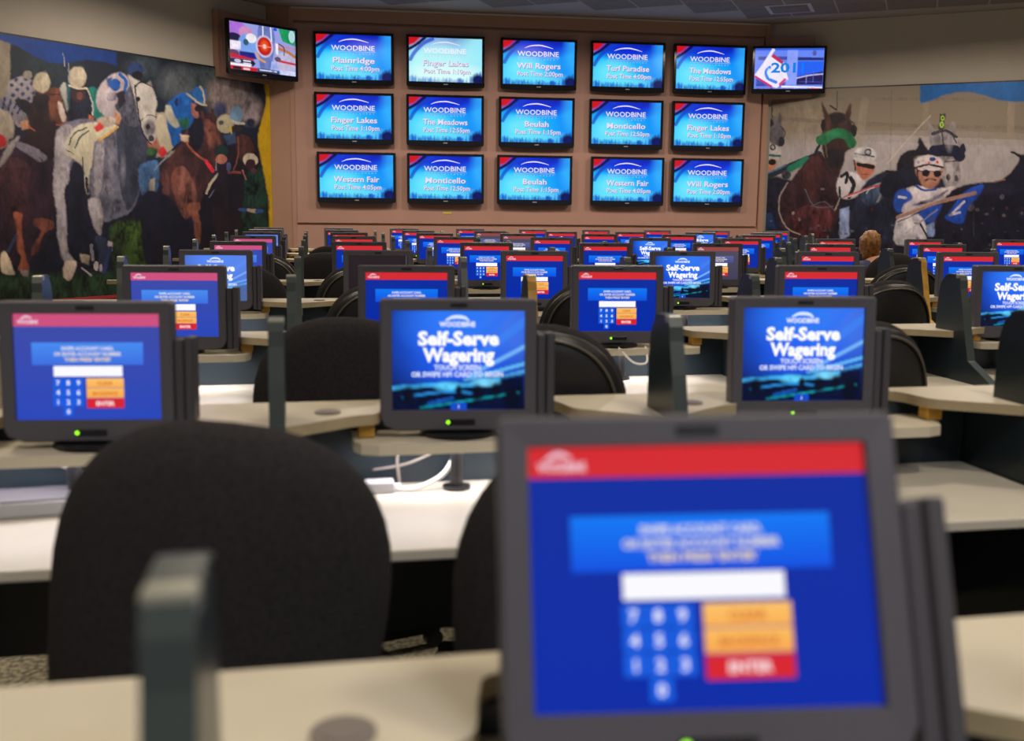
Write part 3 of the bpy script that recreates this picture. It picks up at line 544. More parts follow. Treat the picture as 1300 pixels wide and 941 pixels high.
    P([(1163, 212), (1196, 214), (1193, 228), (1187, 238), (1176, 239), (1167, 229)], (152, 108, 92), .2); E(1179, 208, 18.5, 11, (178, 168, 170)); Ln([(1162, 213), (1179, 209), (1197, 213)], 2.4, (34, 32, 46)); E(1184, 202, 4, 2.6, (40, 58, 130)); E(1172, 204, 1.7, 1.7, (190, 50, 60), 0); E(1190, 206, 1.5, 1.5, (190, 50, 60), 0); E(1179, 206, 1.3, 1.3, (190, 50, 60), 0); E(1166, 206, 2.2, 1.6, (70, 80, 150), 0)
    E(1175.5, 220, 5, 4.4, (20, 16, 28), 0); E(1190, 220.5, 5, 4.4, (20, 16, 28), 0); Ln([(1164, 217), (1196, 218)], 1.3, (30, 24, 34)); Ln([(1175, 229), (1181, 227), (1188, 229)], 2.6, (62, 42, 38)); Ln([(1164, 214), (1166, 232)], 1.8, (40, 36, 40))
    P([(1206, 268), (1224, 244), (1248, 234), (1242, 250), (1229, 262), (1224, 281), (1214, 284), (1200, 277)], (26, 66, 164), .2); Ln([(1224, 256), (1208, 272)], 3, (176, 174, 190)); Ln([(1206, 273), (1219, 270)], 3, (176, 174, 190))
    Ln([(1140, 276), (1160, 268), (1190, 257), (1238, 245)], 5, (136, 106, 96)); Ln([(1142, 273), (1200, 251)], 1, (176, 150, 136)); Ln([(1150, 296), (1190, 266)], 1.5, (110, 110, 130))
    for cx, cy, rx, ry, c in ((1030, 235, 5, 20, (74, 40, 40)), (1045, 225, 4, 18, (24, 14, 22)), (1015, 250, 5, 22, (26, 14, 24)), (1048, 275, 8, 12, (84, 40, 44)), (1024, 284, 8, 10, (30, 16, 24)), (1052, 160, 2.5, 10, (84, 52, 46)), (1078, 162, 2.5, 10, (30, 18, 22)), (1060, 196, 6, 8, (20, 16, 22)), (1058, 170, 12, 3, (44, 130, 88)),
                             (1205, 182, 4, 8, (150, 146, 150)), (1190, 176, 3, 6, (60, 58, 66)), (1208, 218, 4, 8, (158, 152, 156)), (1176, 250, 12, 5, (196, 190, 198)), (1190, 250, 8, 4, (110, 108, 128)), (1160, 258, 6, 6, (120, 116, 136)), (1170, 203, 7, 4, (200, 194, 194)), (1155, 290, 8, 8, (190, 184, 190)), (1182, 226, 3, 5, (172, 126, 106)), (1092, 192, 6, 4, (192, 190, 192)), (1240, 270, 14, 20, (12, 12, 26)), (1280, 262, 16, 18, (14, 14, 30)), (1270, 240, 16, 6, (34, 36, 60)), (1140, 236, 14, 8, (12, 14, 30)), (1110, 270, 14, 14, (10, 12, 28))):
        C.ell(cx, cy, rx, ry, c, .35, 1.3, .6)
    for i in range(60):
        x, y = rng.uniform(970, 1330), rng.uniform(262, 330); E(x, y, rng.uniform(.8, 3), rng.uniform(.8, 2.5), [(60, 66, 84), (36, 44, 80), (90, 84, 88), (60, 34, 40)][i % 4], .3, .6, .7)
    return C.C
ml = mural('horse_mural', LP, -1.6, LL, .35, 3.124, 430, 330, paint_left, 'printed wall mural of galloping racehorses with jockeys, blue wave and yellow edge')
mr = mural('harness_mural', RP, .0, RL+1.5, .5, 3.114, 430, 250, paint_right, 'printed wall mural of harness racing horses with white-helmeted drivers')

# ------------------------------------------------------------------ televisions
TWD, THT = 1.062, .665
def tv_bg(bright):
    def fn(U, V):
        X, Y = U*100, V*60; C = Canvas(X, Y, (5, 85, 238))
        C.ell(88, 30, 50, 40, (8, 150, 250), 0, 1., .8); C.ell(24, 40, 46, 28, (20, 195, 255), 0, .9); C.ell(28, 40, 26, 15, (120, 240, 252), 0, 1., .75)
        C.ell(52, 2, 42, 16, (12, 40, 215), 0, .8); C.ell(64, 0, 22, 8, (10, 18, 140), 0, .8); C.ell(99, 14, 12, 30, (60, 190, 255), 0, .9, .6); C.ell(46, 8, 40, 12, (10, 50, 215), 0, 1., .7)
        C.ell(44, 54, 44, 9, (110, 230, 252), 0, 1., .75)
        if bright: C.ell(40, 36, 52, 34, (190, 250, 250), 0, .8, .9); C.ell(95, 30, 26, 50, (170, 245, 250), 0, .8, .8); C.ell(50, 50, 50, 14, (225, 255, 250), 0, .8, .8)
        C.line([(2, 30), (8, 20), (20, 8), (32, 2)], 5, (20, 60, 200), 0, .8)
        C.line([(0, 16), (10, 10), (22, 0)], 4, (14, 12, 70), 0, 1); C.poly([(-2, -2), (19, -2), (8, 8), (-2, 13)], (205, 20, 32), 0, False, 1)
        r = np.random.RandomState(3)
        for i in range(150):
            x = r.rand()*100; hh = (r.rand()*5+2+max(0, (x-78)*.55)+max(0, (14-x)*.3))
            C.poly([(x, 60-hh), (x+1.6, 60-hh), (x+1.6, 61), (x, 61)], [(12, 110, 220), (10, 60, 190), (30, 150, 240), (8, 30, 130)][i % 4], 0, False, .6, .55 if not bright else .35)
        C.ell(95, 56, 9, 8, (8, 20, 90), .4, .6)
        return C.C
    return fn
scw, sch = TWD-.07, THT-.085
def tv_screen(name, post, bright):
    F = Flat(scw, sch); F.grid(84, 50, tv_bg(bright))
    wh = (238, 226, 250) if not bright else (250, 240, 255)
    F.arc([(.30, .165), (.38, .115), (.5, .095), (.6, .12), (.7, .165)], .028, (235, 225, 255)); F.ell = None
    F.text('WOODBINE', .49, .29, .115, .58, wh, .012)
    F.rect(.2, .372, .79, .38, (190, 190, 235))
    for i, ch in enumerate('ENTERTAINMENT'): F.text(ch, .22+i*.045, .42, .035, None, (190, 190, 235), .0)
    sh = (60, 60, 150); tx = (240, 222, 244)
    wn = min(.62, .055*len(name)+.01)
    F.text(name, .505, .575, .13, wn, sh, .02); F.text(name, .5, .565, .13, wn, tx, .02)
    F.text('Post Time '+post, .525, .757, .11, .64, sh, .015); F.text('Post Time '+post, .52, .748, .11, .64, tx, .015)
    return F.mesh('television_screen')
tvp = {}
bm = bmesh.new(); zb = -THT/2; box(bm, -TWD/2, TWD/2, .005, .055, zb, THT/2, .008); tvp['housing'] = bm
def make_tv(loc, rz, screen_me, label, group, tilt=0., wd=1., ht=1.):
    t = empty('television', label, 'television', group, loc, rz)
    if not tvp.get('done'):
        tvp['h'] = from_bm('housing', tvp['housing'], M['gloss'], t)
        bm = bmesh.new(); a, b = TWD/2, scw/2
        for x0, x1, z0, z1 in ((-a, a, THT/2-.034, THT/2), (-a, a, -THT/2, -THT/2+.054), (-a, -b, -THT/2+.052, THT/2-.032), (b, a, -THT/2+.052, THT/2-.032)):
            box(bm, x0, x1, -.008, .012, z0, z1, .003, 1)
        prism(bm, [(x, -THT/2-.012-.012*(1-(x/a)**2)) for x in np.linspace(-a*.98, a*.98, 13)]+[(a, -THT/2+.004), (-a, -THT/2+.004)], 'y', -.006, .03)
        tvp['b'] = from_bm('bezel', bm, M['gloss'], t)
        bm = bmesh.new(); box(bm, -.03, .03, -.0095, -.008, -THT/2+.016, -THT/2+.026); tvp['l'] = from_bm('badge', bm, M['silver'], t)
        bm = bmesh.new(); box(bm, -.2, .2, .055, .085, -.12, .12, .004); tvp['w'] = from_bm('wall_bracket', bm, M['black'], t)
        tvp['done'] = 1
    else:
        for k in 'hblw': part(tvp[k], t)
    s = link('television_screen', screen_me, None, t, (0, .002, .01))
    return t
TVS = [[('Plainridge', '4:00pm', 0), ('Finger Lakes', '1:10pm', 1), ('Will Rogers', '2:00pm', 0), ('Turf Paradise', '4:00pm', 0), ('The Meadows', '12:55pm', 0)],
       [('Finger Lakes', '1:10pm', 0), ('The Meadows', '12:55pm', 0), ('Beulah', '1:15pm', 0), ('Monticello', '12:50pm', 0), ('Finger Lakes', '1:10pm', 0)],
       [('Western Fair', '4:05pm', 0), ('Monticello', '12:50pm', 0), ('Beulah', '1:15pm', 0), ('Western Fair', '4:05pm', 0), ('Will Rogers', '2:00pm', 0)]]
TVX = [[.02, 1.254, 2.537, 3.796, 4.988], [.015, 1.249, 2.52, 3.794, 4.99], [.036, 1.254, 2.502, 3.833, 5.01]]
TVZ = [3.382, 2.60, 1.812]
rown = ['top row', 'middle row', 'bottom row']; coln = ['first', 'second', 'third', 'fourth', 'fifth']
for r in range(3):
    for c in range(5):
        n, p, b = TVS[r][c]
        q = TW(TVX[r][c], -.085, TVZ[r])
        make_tv(q, wphi, tv_screen(n, p, b), f'wall television reading {n} {p}, {rown[r]}, {coln[c]} from left', 'televisions on the tan wall')
def race_tv():
    F = Flat(scw, sch)
    def fn(U, V):
        X, Y = U*100, V*60; C = Canvas(X, Y, (150, 160, 225)); P, E, L = C.poly, C.ell, C.line
        E(10, 8, 14, 10, (170, 110, 215)); E(6, 20, 12, 6, (40, 34, 70)); E(24, 12, 10, 8, (205, 140, 185)); E(26, 26, 13, 13, (120, 160, 230)); E(32, 18, 8, 6, (240, 235, 240)); E(24, 24, 4, 4, (50, 90, 110)); P([(0, 24), (16, 24), (16, 34), (0, 36)], (235, 225, 240)); E(5, 40, 9, 5, (110, 60, 100)); P([(14, 36), (36, 36), (40, 44), (14, 46)], (30, 34, 130))
        P([(44, 0), (64, 0), (68, 20), (58, 60), (46, 60), (42, 30)], (105, 120, 185)); L([(50, 0), (50, 16)], 2, (230, 235, 250)); L([(62, 0), (63, 18)], 2, (220, 225, 250)); P([(74, 0), (100, 0), (100, 20), (80, 16)], (30, 150, 90)); E(95, 8, 5, 8, (180, 220, 225)); E(69, 2, 3, 2, (20, 70, 220)); E(84, 44, 18, 14, (190, 185, 215)); L([(70, 26), (85, 28), (99, 34)], 4, (190, 120, 60)); L([(68, 22), (100, 24)], 3, (195, 140, 170)); P([(69, 20), (73, 20), (73, 34), (69, 34)], (245, 245, 255)); L([(74, 20), (82, 24), (82, 34)], 1.5, (50, 46, 80)); L([(70, 42), (100, 44)], 3, (200, 50, 70)); E(72, 40, 5, 3, (90, 80, 110)); P([(62, 44), (70, 44), (76, 60), (60, 60)], (160, 175, 235))
        E(52, 26, 13, 14, (205, 205, 235)); E(52, 26, 11, 12, (190, 30, 30)); E(52, 25, 6, 7, (235, 80, 30), 0, .6); E(52, 26, 2.5, 2.5, (255, 240, 220), 0, .8); L([(42, 26), (62, 26)], 1, (240, 150, 130)); L([(40, 36), (44, 43), (52, 46)], 2.5, (230, 160, 60))
        P([(0, 40), (36, 44), (36, 46), (0, 46)], (200, 30, 50), .2, False); P([(0, 46), (34, 46), (38, 50), (34, 54), (0, 54)], (24, 26, 60), .1, False); E(11, 49, 5, 2.2, (200, 190, 225)); L([(20, 48), (30, 48)], 1.6, (235, 235, 250)); L([(20, 51), (30, 51)], 1.6, (225, 225, 245)); P([(0, 52), (32, 52), (30, 55), (0, 55)], (245, 245, 255), 0, False); P([(0, 55), (40, 55), (40, 61), (0, 61)], (205, 25, 40), .1, False); P([(4, 56), (16, 56), (16, 60), (4, 60)], (26, 16, 40), 0, False); L([(20, 58), (28, 58)], 2.5, (240, 200, 210)); P([(40, 55), (74, 55), (74, 61), (40, 61)], (60, 64, 110), .6, False); L([(44, 57), (70, 57)], 1, (225, 230, 250), .8); P([(76, 54), (100, 54), (100, 61), (76, 61)], (205, 210, 245), .2, False)
        return C.C
    F.grid(120, 72, fn); return F.mesh('television_screen')
def flag_tv():
    F = Flat(scw, sch)
    def fn(U, V):
        X, Y = U*100, V*60; C = Canvas(X, Y, (105, 135, 245)); P, E, L = C.poly, C.ell, C.line
        P([(0, 0), (100, 0), (100, 3), (0, 3)], (40, 90, 215), 0, False); P([(5, 12), (47, 12), (47, 17), (5, 17)], (70, 80, 160), .1, False); P([(62, 13), (100, 14), (100, 18), (62, 18)], (40, 50, 120), .1, False); P([(62, 19), (100, 19), (100, 38), (62, 44)], (40, 100, 245), .05, False); P([(47, 3), (62, 3), (62, 54), (47, 54)], (140, 160, 250), .1, False)
        P([(62, 42), (80, 38), (100, 34), (100, 54), (62, 54)], (40, 36, 90), .4, False); L([(62, 44), (80, 40), (100, 38)], 2, (190, 180, 235)); L([(66, 49), (98, 50)], 1.2, (60, 70, 190)); P([(3, 44), (45, 48), (45, 56), (3, 56)], (60, 80, 180), .5, False)
        P([(25, 0), (29, 2), (24, 10), (44, 22), (46, 34), (50, 46), (40, 52), (34, 59), (24, 56), (0, 40), (12, 22)], (238, 232, 250), .05, False); P([(27, 8), (42, 20), (40, 24), (23, 12)], (190, 40, 90), 0, False); P([(0, 40), (2, 40), (28, 56), (25, 58), (0, 42)], (210, 40, 110), 0, False); P([(44, 44), (48, 46), (38, 56), (36, 53)], (215, 60, 130), 0, False); L([(22, 28), (17, 34), (20, 44), (32, 50)], 4.5, (70, 130, 240)); L([(21, 30), (19, 36), (23, 44)], 1.5, (190, 240, 250))
        P([(40, 55), (100, 57), (100, 59), (40, 58)], (245, 245, 255), 0, False); P([(0, 58), (100, 59), (100, 61), (0, 61)], (120, 130, 220), .8, False); L([(84, 59), (98, 60)], 1.6, (230, 60, 110)); E(86, 7, 3, 4, (80, 90, 160), .8); L([(76, 40), (76, 52)], .6, (190, 190, 240)); L([(86, 34), (86, 50)], .6, (120, 130, 230))
        return C.C
    F.grid(120, 72, fn); F.text('201', .42, .47, .24, .36, (10, 130, 225), .03); F.text('1', .70, .47, .24, None, (20, 120, 250), .04); return F.mesh('television_screen')
tl = make_tv((-.585, 14.0, 3.385), math.radians(37.0), race_tv(), 'angled corner television above horse mural showing red circle graphic', 'corner televisions')
tr = make_tv((6.63, 13.79, 3.37), math.radians(-16.5), flag_tv(), 'corner television above harness mural showing blue 2011 and white flag', 'corner televisions')
tr.scale = (.95, .95, .95); tr.location.x -= .06
bm = bmesh.new(); box(bm, -.16, -.06, .085, .42, -.05, .05, .004); from_bm('mount_arm', bm, M['black'], tl)
# tile-sized ceiling vent
vent = empty('ceiling_vent', 'pale square ceiling vent near the right corner', 'vent', None, px_at_z(1003, 11, CZ), cphi)
bm = bmesh.new(); box(bm, -.29, .29, -.29, .29, -.006, 0, .002, 1); from_bm('frame', bm, M['tilew'], vent)
bm = bmesh.new()
for i in range(3): box(bm, -.24+.05*i, .24-.05*i, -.24+.05*i, .24-.05*i, -.009-.003*i, -.006-.003*i)
from_bm('diffuser', bm, M['tile'], vent)

# ------------------------------------------------------------------ touch monitors
MW, MT = .343, 1.152
X0, SP = .321, .795
ROWY = {'A': .79, 'B': 2.20, 'C': 3.65, 'D': 5.11, 'E': 6.60, 'F': 8.15, 'G': 9.65, 'H': 11.0, 'I': 12.4}
NAMES = dict(A='nearest', B='second', C='third', D='fourth', E='fifth', F='sixth', G='seventh', H='eighth', I='last')
ORD = ['first', 'second', 'third', 'fourth', 'fifth', 'sixth', 'seventh', 'eighth', 'ninth', 'tenth', 'eleventh']
mp = {}
def monitor(loc, rot, page, label):
    """origin at the middle of the head's top edge; front glass faces -y"""
    t = empty('touch_monitor', label, 'monitor', 'touch monitors on the desks', loc); t.rotation_euler = rot
    if not mp:
        a = MW/2; H = .290; sb = .262-.014
        bm = bmesh.new()
        z1, z0 = -.026, -.026-SH; x1 = SW/2
        # bezel: four bars with rounded outside, chin tapering
        pts = [(-a, -H+.03), (-a+.012, -H+.012), (-a+.04, -H), (a-.04, -H), (a-.012, -H+.012), (a, -H+.03), (a, -.006), (a-.006, 0), (-a+.006, 0), (-a, -.006)]
        def ring(y, ins=0):
            return [bm.verts.new((max(-a+ins, min(a-ins, x)), y, max(-H+ins, min(-ins, z)))) for x, z in pts]
        r0 = ring(.04); r1 = ring(.004); r2 = ring(0, .004)
        inner = [(-x1, z0), (x1, z0), (x1, z1), (-x1, z1)]
        iv = [bm.verts.new((x, .001, z)) for x, z in inner]; iv2 = [bm.verts.new((x*.992, .010, (z-(z0+z1)/2)*.992+(z0+z1)/2)) for x, z in inner]
        n = len(pts)
        for A_, B_ in ((r0, r1), (r1, r2)):
            for i in range(n): bm.faces.new((A_[i], A_[(i+1) % n], B_[(i+1) % n], B_[i]))
        fr = [(0, 1, 2, 3), (3, 4, 5), (5, 6, 7), (7, 8, 9, 0)]
        bm.faces.new([r2[2], r2[3], iv[1], iv[0]]); bm.faces.new([r2[3], r2[4], r2[5], r2[6], iv[2], iv[1]]); bm.faces.new([r2[6], r2[7], r2[8], r2[9], iv[3], iv[2]]); bm.faces.new([r2[9], r2[0], r2[1], r2[2], iv[0], iv[3]])
        for i in range(4): bm.faces.new((iv[i], iv[(i+1) % 4], iv2[(i+1) % 4], iv2[i]))
        bm.faces.new(r0)
        mp['bezel'] = from_bm('bezel', bm, M['bezel'], t)
        bm = bmesh.new(); prism(bm, [(.035, -.02), (.035, -.27), (.07, -.25), (.092, -.2), (.092, -.07), (.07, -.03)], 'x', -.14, .14); mp['housing'] = from_bm('rear_housing', bm, M['body'], t)
        bm = bmesh.new(); box(bm, -.028, .036, -.0012, .001, -.277, -.264, .0005, 1); mp['slot'] = from_bm('control_slot', bm, M['black'], t)
        bm = bmesh.new(); bmesh.ops.create_uvsphere(bm, u_segments=10, v_segments=6, radius=.0042, matrix=Matrix.Translation((-.0235, -.0012, -.2705))); mp['led'] = from_bm('power_light', bm, M['led'], t)
        bm = bmesh.new(); box(bm, -.018, .018, -.0008, .002, -.018, -.010, .0004, 1); mp['badge'] = from_bm('badge', bm, M['black'], t)
        bm = bmesh.new(); box(bm, a+.001, a+.020, .006, .052, -H+.004, -.078, .003, 1); box(bm, a+.022, a+.040, .004, .060, -H+.002, -.074, .003, 1); box(bm, a+.018, a+.024, .014, .05, -H+.01, -.082); mp['reader'] = from_bm('card_reader', bm, M['body'], t)
        bm = bmesh.new(); cyl(bm, (0, .05, -.302), .085, .008, 24); cyl(bm, (0, .05, -.296), .03, .03, 16); mp['stand'] = from_bm('stand', bm, M['black'], t, smooth=False)
        src = [o for o in t.children]
    else:
        for k in ('bezel', 'housing', 'slot', 'led', 'badge', 'reader', 'stand'): part(mp[k], t)
    link('screen', PAGES[page], None, t, (0, .0095, -.026-SH/2))
    return t
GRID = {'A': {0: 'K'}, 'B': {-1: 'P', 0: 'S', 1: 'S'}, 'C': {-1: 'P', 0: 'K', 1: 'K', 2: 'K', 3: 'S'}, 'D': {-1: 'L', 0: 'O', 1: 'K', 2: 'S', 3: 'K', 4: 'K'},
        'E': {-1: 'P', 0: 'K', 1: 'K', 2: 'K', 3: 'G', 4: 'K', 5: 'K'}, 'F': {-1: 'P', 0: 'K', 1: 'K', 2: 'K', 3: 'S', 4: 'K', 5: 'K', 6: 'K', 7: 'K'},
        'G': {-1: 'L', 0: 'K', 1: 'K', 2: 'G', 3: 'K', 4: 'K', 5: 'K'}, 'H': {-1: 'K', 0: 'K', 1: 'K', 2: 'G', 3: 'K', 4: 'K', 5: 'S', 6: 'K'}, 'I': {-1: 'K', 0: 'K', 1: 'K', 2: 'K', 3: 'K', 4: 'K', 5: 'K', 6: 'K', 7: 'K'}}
PX = {'B': {-1: 107, 0: 582.5, 1: 1023.5}, 'C': {-1: 220, 0: 516, 1: 785, 2: 1044, 3: 1293}, 'D': {-1: 273, 0: 480, 1: 679, 2: 868, 3: 1052, 4: 1231},
      'E': {-1: 302, 0: 456, 1: 618, 2: 769, 3: 912, 4: 1055, 5: 1198}, 'F': {-1: 321, 0: 449, 1: 578, 2: 701, 3: 826, 4: 942, 5: 1062, 6: 1175, 7: 1286},
      'G': {-1: 332, 0: 443, 1: 552, 2: 658, 3: 761, 4: 863, 5: 964}, 'H': {-1: 337, 0: 434, 1: 531, 2: 622, 3: 713, 4: 801, 5: 890, 6: 975}, 'I': {-1: 341, 0: 430, 1: 513, 2: 597, 3: 677, 4: 757, 5: 835, 6: 910, 7: 986}}
def x_from_px(px, y, z):
    lo, hi = -6, 12
    for _ in range(40):
        mx = (lo+hi)/2; D = np.array([mx, y, z-EYE])
        if 650+FPX*(D@Rv)/(D@Fv) < px: lo = mx
        else: hi = mx
    return (lo+hi)/2
mx_pos = {}
for r, cols in GRID.items():
    for j, pg in cols.items():
        if r == 'A':
            mx_pos[r, j] = .3216
            t = monitor((.3188, .8146, 1.1677), (-.3389, -.0164, -.1407), pg, 'large blurred grey touch monitor with blue keypad page, nearest the camera'); t['group'] = 'touch monitors on the desks'
            continue
        x = x_from_px(PX[r][j], ROWY[r], MT) if r in PX and j in PX[r] else X0+SP*j
        mx_pos[r, j] = x
        lab = f'grey touch monitor, {PAGE_TXT[pg]}, {NAMES[r]} row from camera, {ORD[j+1]} from left'
        monitor((x, ROWY[r], MT), (-.05, 0, math.radians(-6)), pg, lab)

# ------------------------------------------------------------------ desks, corner worktops, dividers
dp = {}
def bay(r, j, x):
    y = ROWY[r]; t = empty('wagering_desk', f'low pale desk under the monitor, {NAMES[r]} row, {ORD[j+1]} seat from left', 'desk', 'low desks of the seats', (x, y, 0))
    if not dp:
        h = .379
        bm = bmesh.new(); box(bm, -h, h, -.38, .10, .697, .72, .004, 2); dp['top'] = from_bm('desktop', bm, M['lamw'], t)
        bm = bmesh.new(); box(bm, -h, h, .101, .122, .36, .878); dp['back'] = from_bm('back_panel', bm, M['panel'], t)
        bm = bmesh.new(); prism(bm, [(-.25, .10), (-.25, -.01), (-.235, -.045), (-.2, -.06), (.2, -.06), (.235, -.045), (.25, -.01), (.25, .10)], 'z', .823, .847); dp['shelf'] = from_bm('monitor_shelf', bm, M['lam'], t)
        bm = bmesh.new(); cyl(bm, (-.03, .03, .722), .014, .101, 14); cyl(bm, (-.03, .03, .7205), .03, .008, 18); dp['post'] = from_bm('post', bm, M['black'], dp['shelf'])
        bm = bmesh.new(); box(bm, .10, .16, .094, .101, .57, .66, .002, 1); cyl(bm, (.13, .096, .60), .01, .004, 10); dp['outlet'] = from_bm('socket_plate', bm, M['black'], t)
        bm = bmesh.new(); box(bm, -.23, .23, -.01, .04, .8214, .8229)  # glowing strip added under the shelf to brighten the desktop, no fixture seen
        dp['added_lamp'] = from_bm('added_task_light', bm, mat('added_task_glow', (.9, .9, .9), emit=(1, .93, .97, 15.)), None); dp['added_lamp'].parent = dp['shelf']; dp['bare'] = None
        tl = t
    else:
        for k in ('top', 'back', 'outlet'): part(dp[k], t)
        s = part(dp['shelf'], t); part(dp['post'], s)
        if (r, j) in LIT: part(dp['added_lamp'], s)
    return t
LIT = {('B', -1), ('B', 0), ('C', -1), ('C', 0), ('C', 1), ('D', -1), ('D', 0), ('D', 1), ('D', 2)}
wp = {}
def wing(r, k, x):
    y = ROWY[r]; t = empty('corner_worktop', f'raised cream worktop at the partition, {NAMES[r]} row, {ORD[k+1]} from left', 'worktop', 'raised worktops between monitors', (x, y, 0))
    if not wp:
        fr = spline([(-.392, .115, 0), (-.25, .115, 0), (-.205, .085, 0), (-.185, .005, 0), (-.15, -.03, 0), (-.08, -.075, 0), (-.016, -.12, 0)], 5)
        fr2 = spline([(.016, -.12, 0), (.08, -.075, 0), (.15, -.025, 0), (.205, .0, 0), (.222, .07, 0), (.25, .115, 0), (.392, .115, 0)], 5)
        pts = [(-.392, .16)]+[(p.x, p.y) for p in fr]+[(p.x, p.y) for p in fr2]+[(.392, .16)]
        bm = bmesh.new(); prism(bm, pts, 'z', .880, .904); o = wp['top'] = from_bm('worktop', bm, M['lam'], t)
        o.data.materials.append(M['edge'])
        for p in o.data.polygons:
            if abs(p.normal.z) < .5: p.material_index = 1
        bm = bmesh.new(); cyl(bm, (.10, .02, .9042), .028, .003, 24); cyl(bm, (.10, .02, .9072), .018, .001, 20); wp['g'] = from_bm('grommet', bm, M['gcable'], t)
        bm = bmesh.new(); box(bm, .165, .20, .01, .05, .848, .8795, .002, 1); wp['b1'] = from_bm('support_block', bm, M['amber'], t)
        bm = bmesh.new(); box(bm, -.18, -.14, .01, .05, .848, .8795, .002, 1); wp['b2'] = from_bm('support_block', bm, M['amber'], t)
    else:
        for q in ('top', 'g', 'b1', 'b2'): part(wp[q], t)
vp = {}
def divider(r, k, x):
    y = ROWY[r]-(.085 if r == 'A' else 0); amber = (r, k) in (('C', 1), ('D', 4))
    t = empty('divider_panel', f'dark green rounded divider panel{" with amber edge" if amber else ""}, {NAMES[r]} row, {ORD[k+1]} from left', 'divider', 'divider panels between the seats', (x, y, 0))
    if not vp:
        front = [(-.36, .02), (-.38, .1), (-.39, .72), (-.22, .80), (-.19, .9), (-.165, 1.0), (-.143, 1.07)]
        top = [(-.139, 1.10), (-.131, 1.116), (-.115, 1.12), (-.07, 1.12), (-.04, 1.112), (-.017, 1.09), (-.006, 1.05), (0, .99), (0, .905)]
        back = [(.155, .877), (.155, .02)]
        low = back+front[:3]+[(-.22, .80), (-.195, .877)]
        bm = bmesh.new(); prism(bm, front+top+[(.0, .877)]+back, 'x', -.0125, .0125); vp['p'] = from_bm('side_panel', bm, M['panel'], t)
        e = front[2:]+top[:5]
        for nm, mm in (('e', M['pedge']), ('a', M['amber'])):
            bm = bmesh.new(); vs = []
            for i, (yy, zz) in enumerate(e):
                a = e[max(i-1, 0)]; b = e[min(i+1, len(e)-1)]; tt = Vector((b[0]-a[0], b[1]-a[1])).normalized(); nn = Vector((-tt.y, tt.x))*.004
                vs.append([bm.verts.new((sx*.0155, yy+q*nn.x, zz+q*nn.y)) for sx, q in ((-1, 1), (1, 1), (1, -.05), (-1, -.05))])
            for i in range(len(vs)-1):
                for q in range(4): bm.faces.new((vs[i][q], vs[i][(q+1) % 4], vs[i+1][(q+1) % 4], vs[i+1][q]))
            bm.faces.new(vs[0]); bm.faces.new(vs[-1][::-1])
            vp[nm] = from_bm('edge_band', bm, mm, t if nm == 'e' else None)
        bm = bmesh.new(); box(bm, -.0162, .0162, -.134, -.112, 1.108, 1.1245, .003, 2)
        vp['c'] = from_bm('top_cap', bm, M['cap'], t); bpy.data.objects.remove(vp['a']) if False else None
    else:
        part(vp['p'], t); part(vp['a' if amber else 'e'], t); part(vp['c'], t)
def xdiv(r, k): return X0+SP*(k-.5)+{('A', 0): -.007, ('B', 1): .035, ('B', 2): .125, ('C', 1): .03, ('C', 2): .07, ('C', 3): .12, ('C', 4): .12, ('D', 2): .04, ('D', 3): .06, ('D', 4): .09, ('D', 5): .09}.get((r, k), 0)
bays = {'A': range(-1, 3), 'B': range(-1, 2)}
for r in GRID:
    js = sorted(bays.get(r, GRID[r].keys()))
    xs = {j: mx_pos.get((r, j), X0+SP*j) for j in js}
    if r == 'A': xs = {j: .27+SP*j for j in js}
    for j in js:
        a, b = xdiv(r, j), xdiv(r, j+1); t = bay(r, j, (a+b)/2); t.scale.x = (b-a-.035)/.758
    for k in list(js)+[js[-1]+1]:
        xd = xdiv(r, k)
        wing(r, k, xd); divider(r, k, xd)
bpy.data.objects.remove(vp['a'], do_unlink=True) if not vp['a'].parent else None

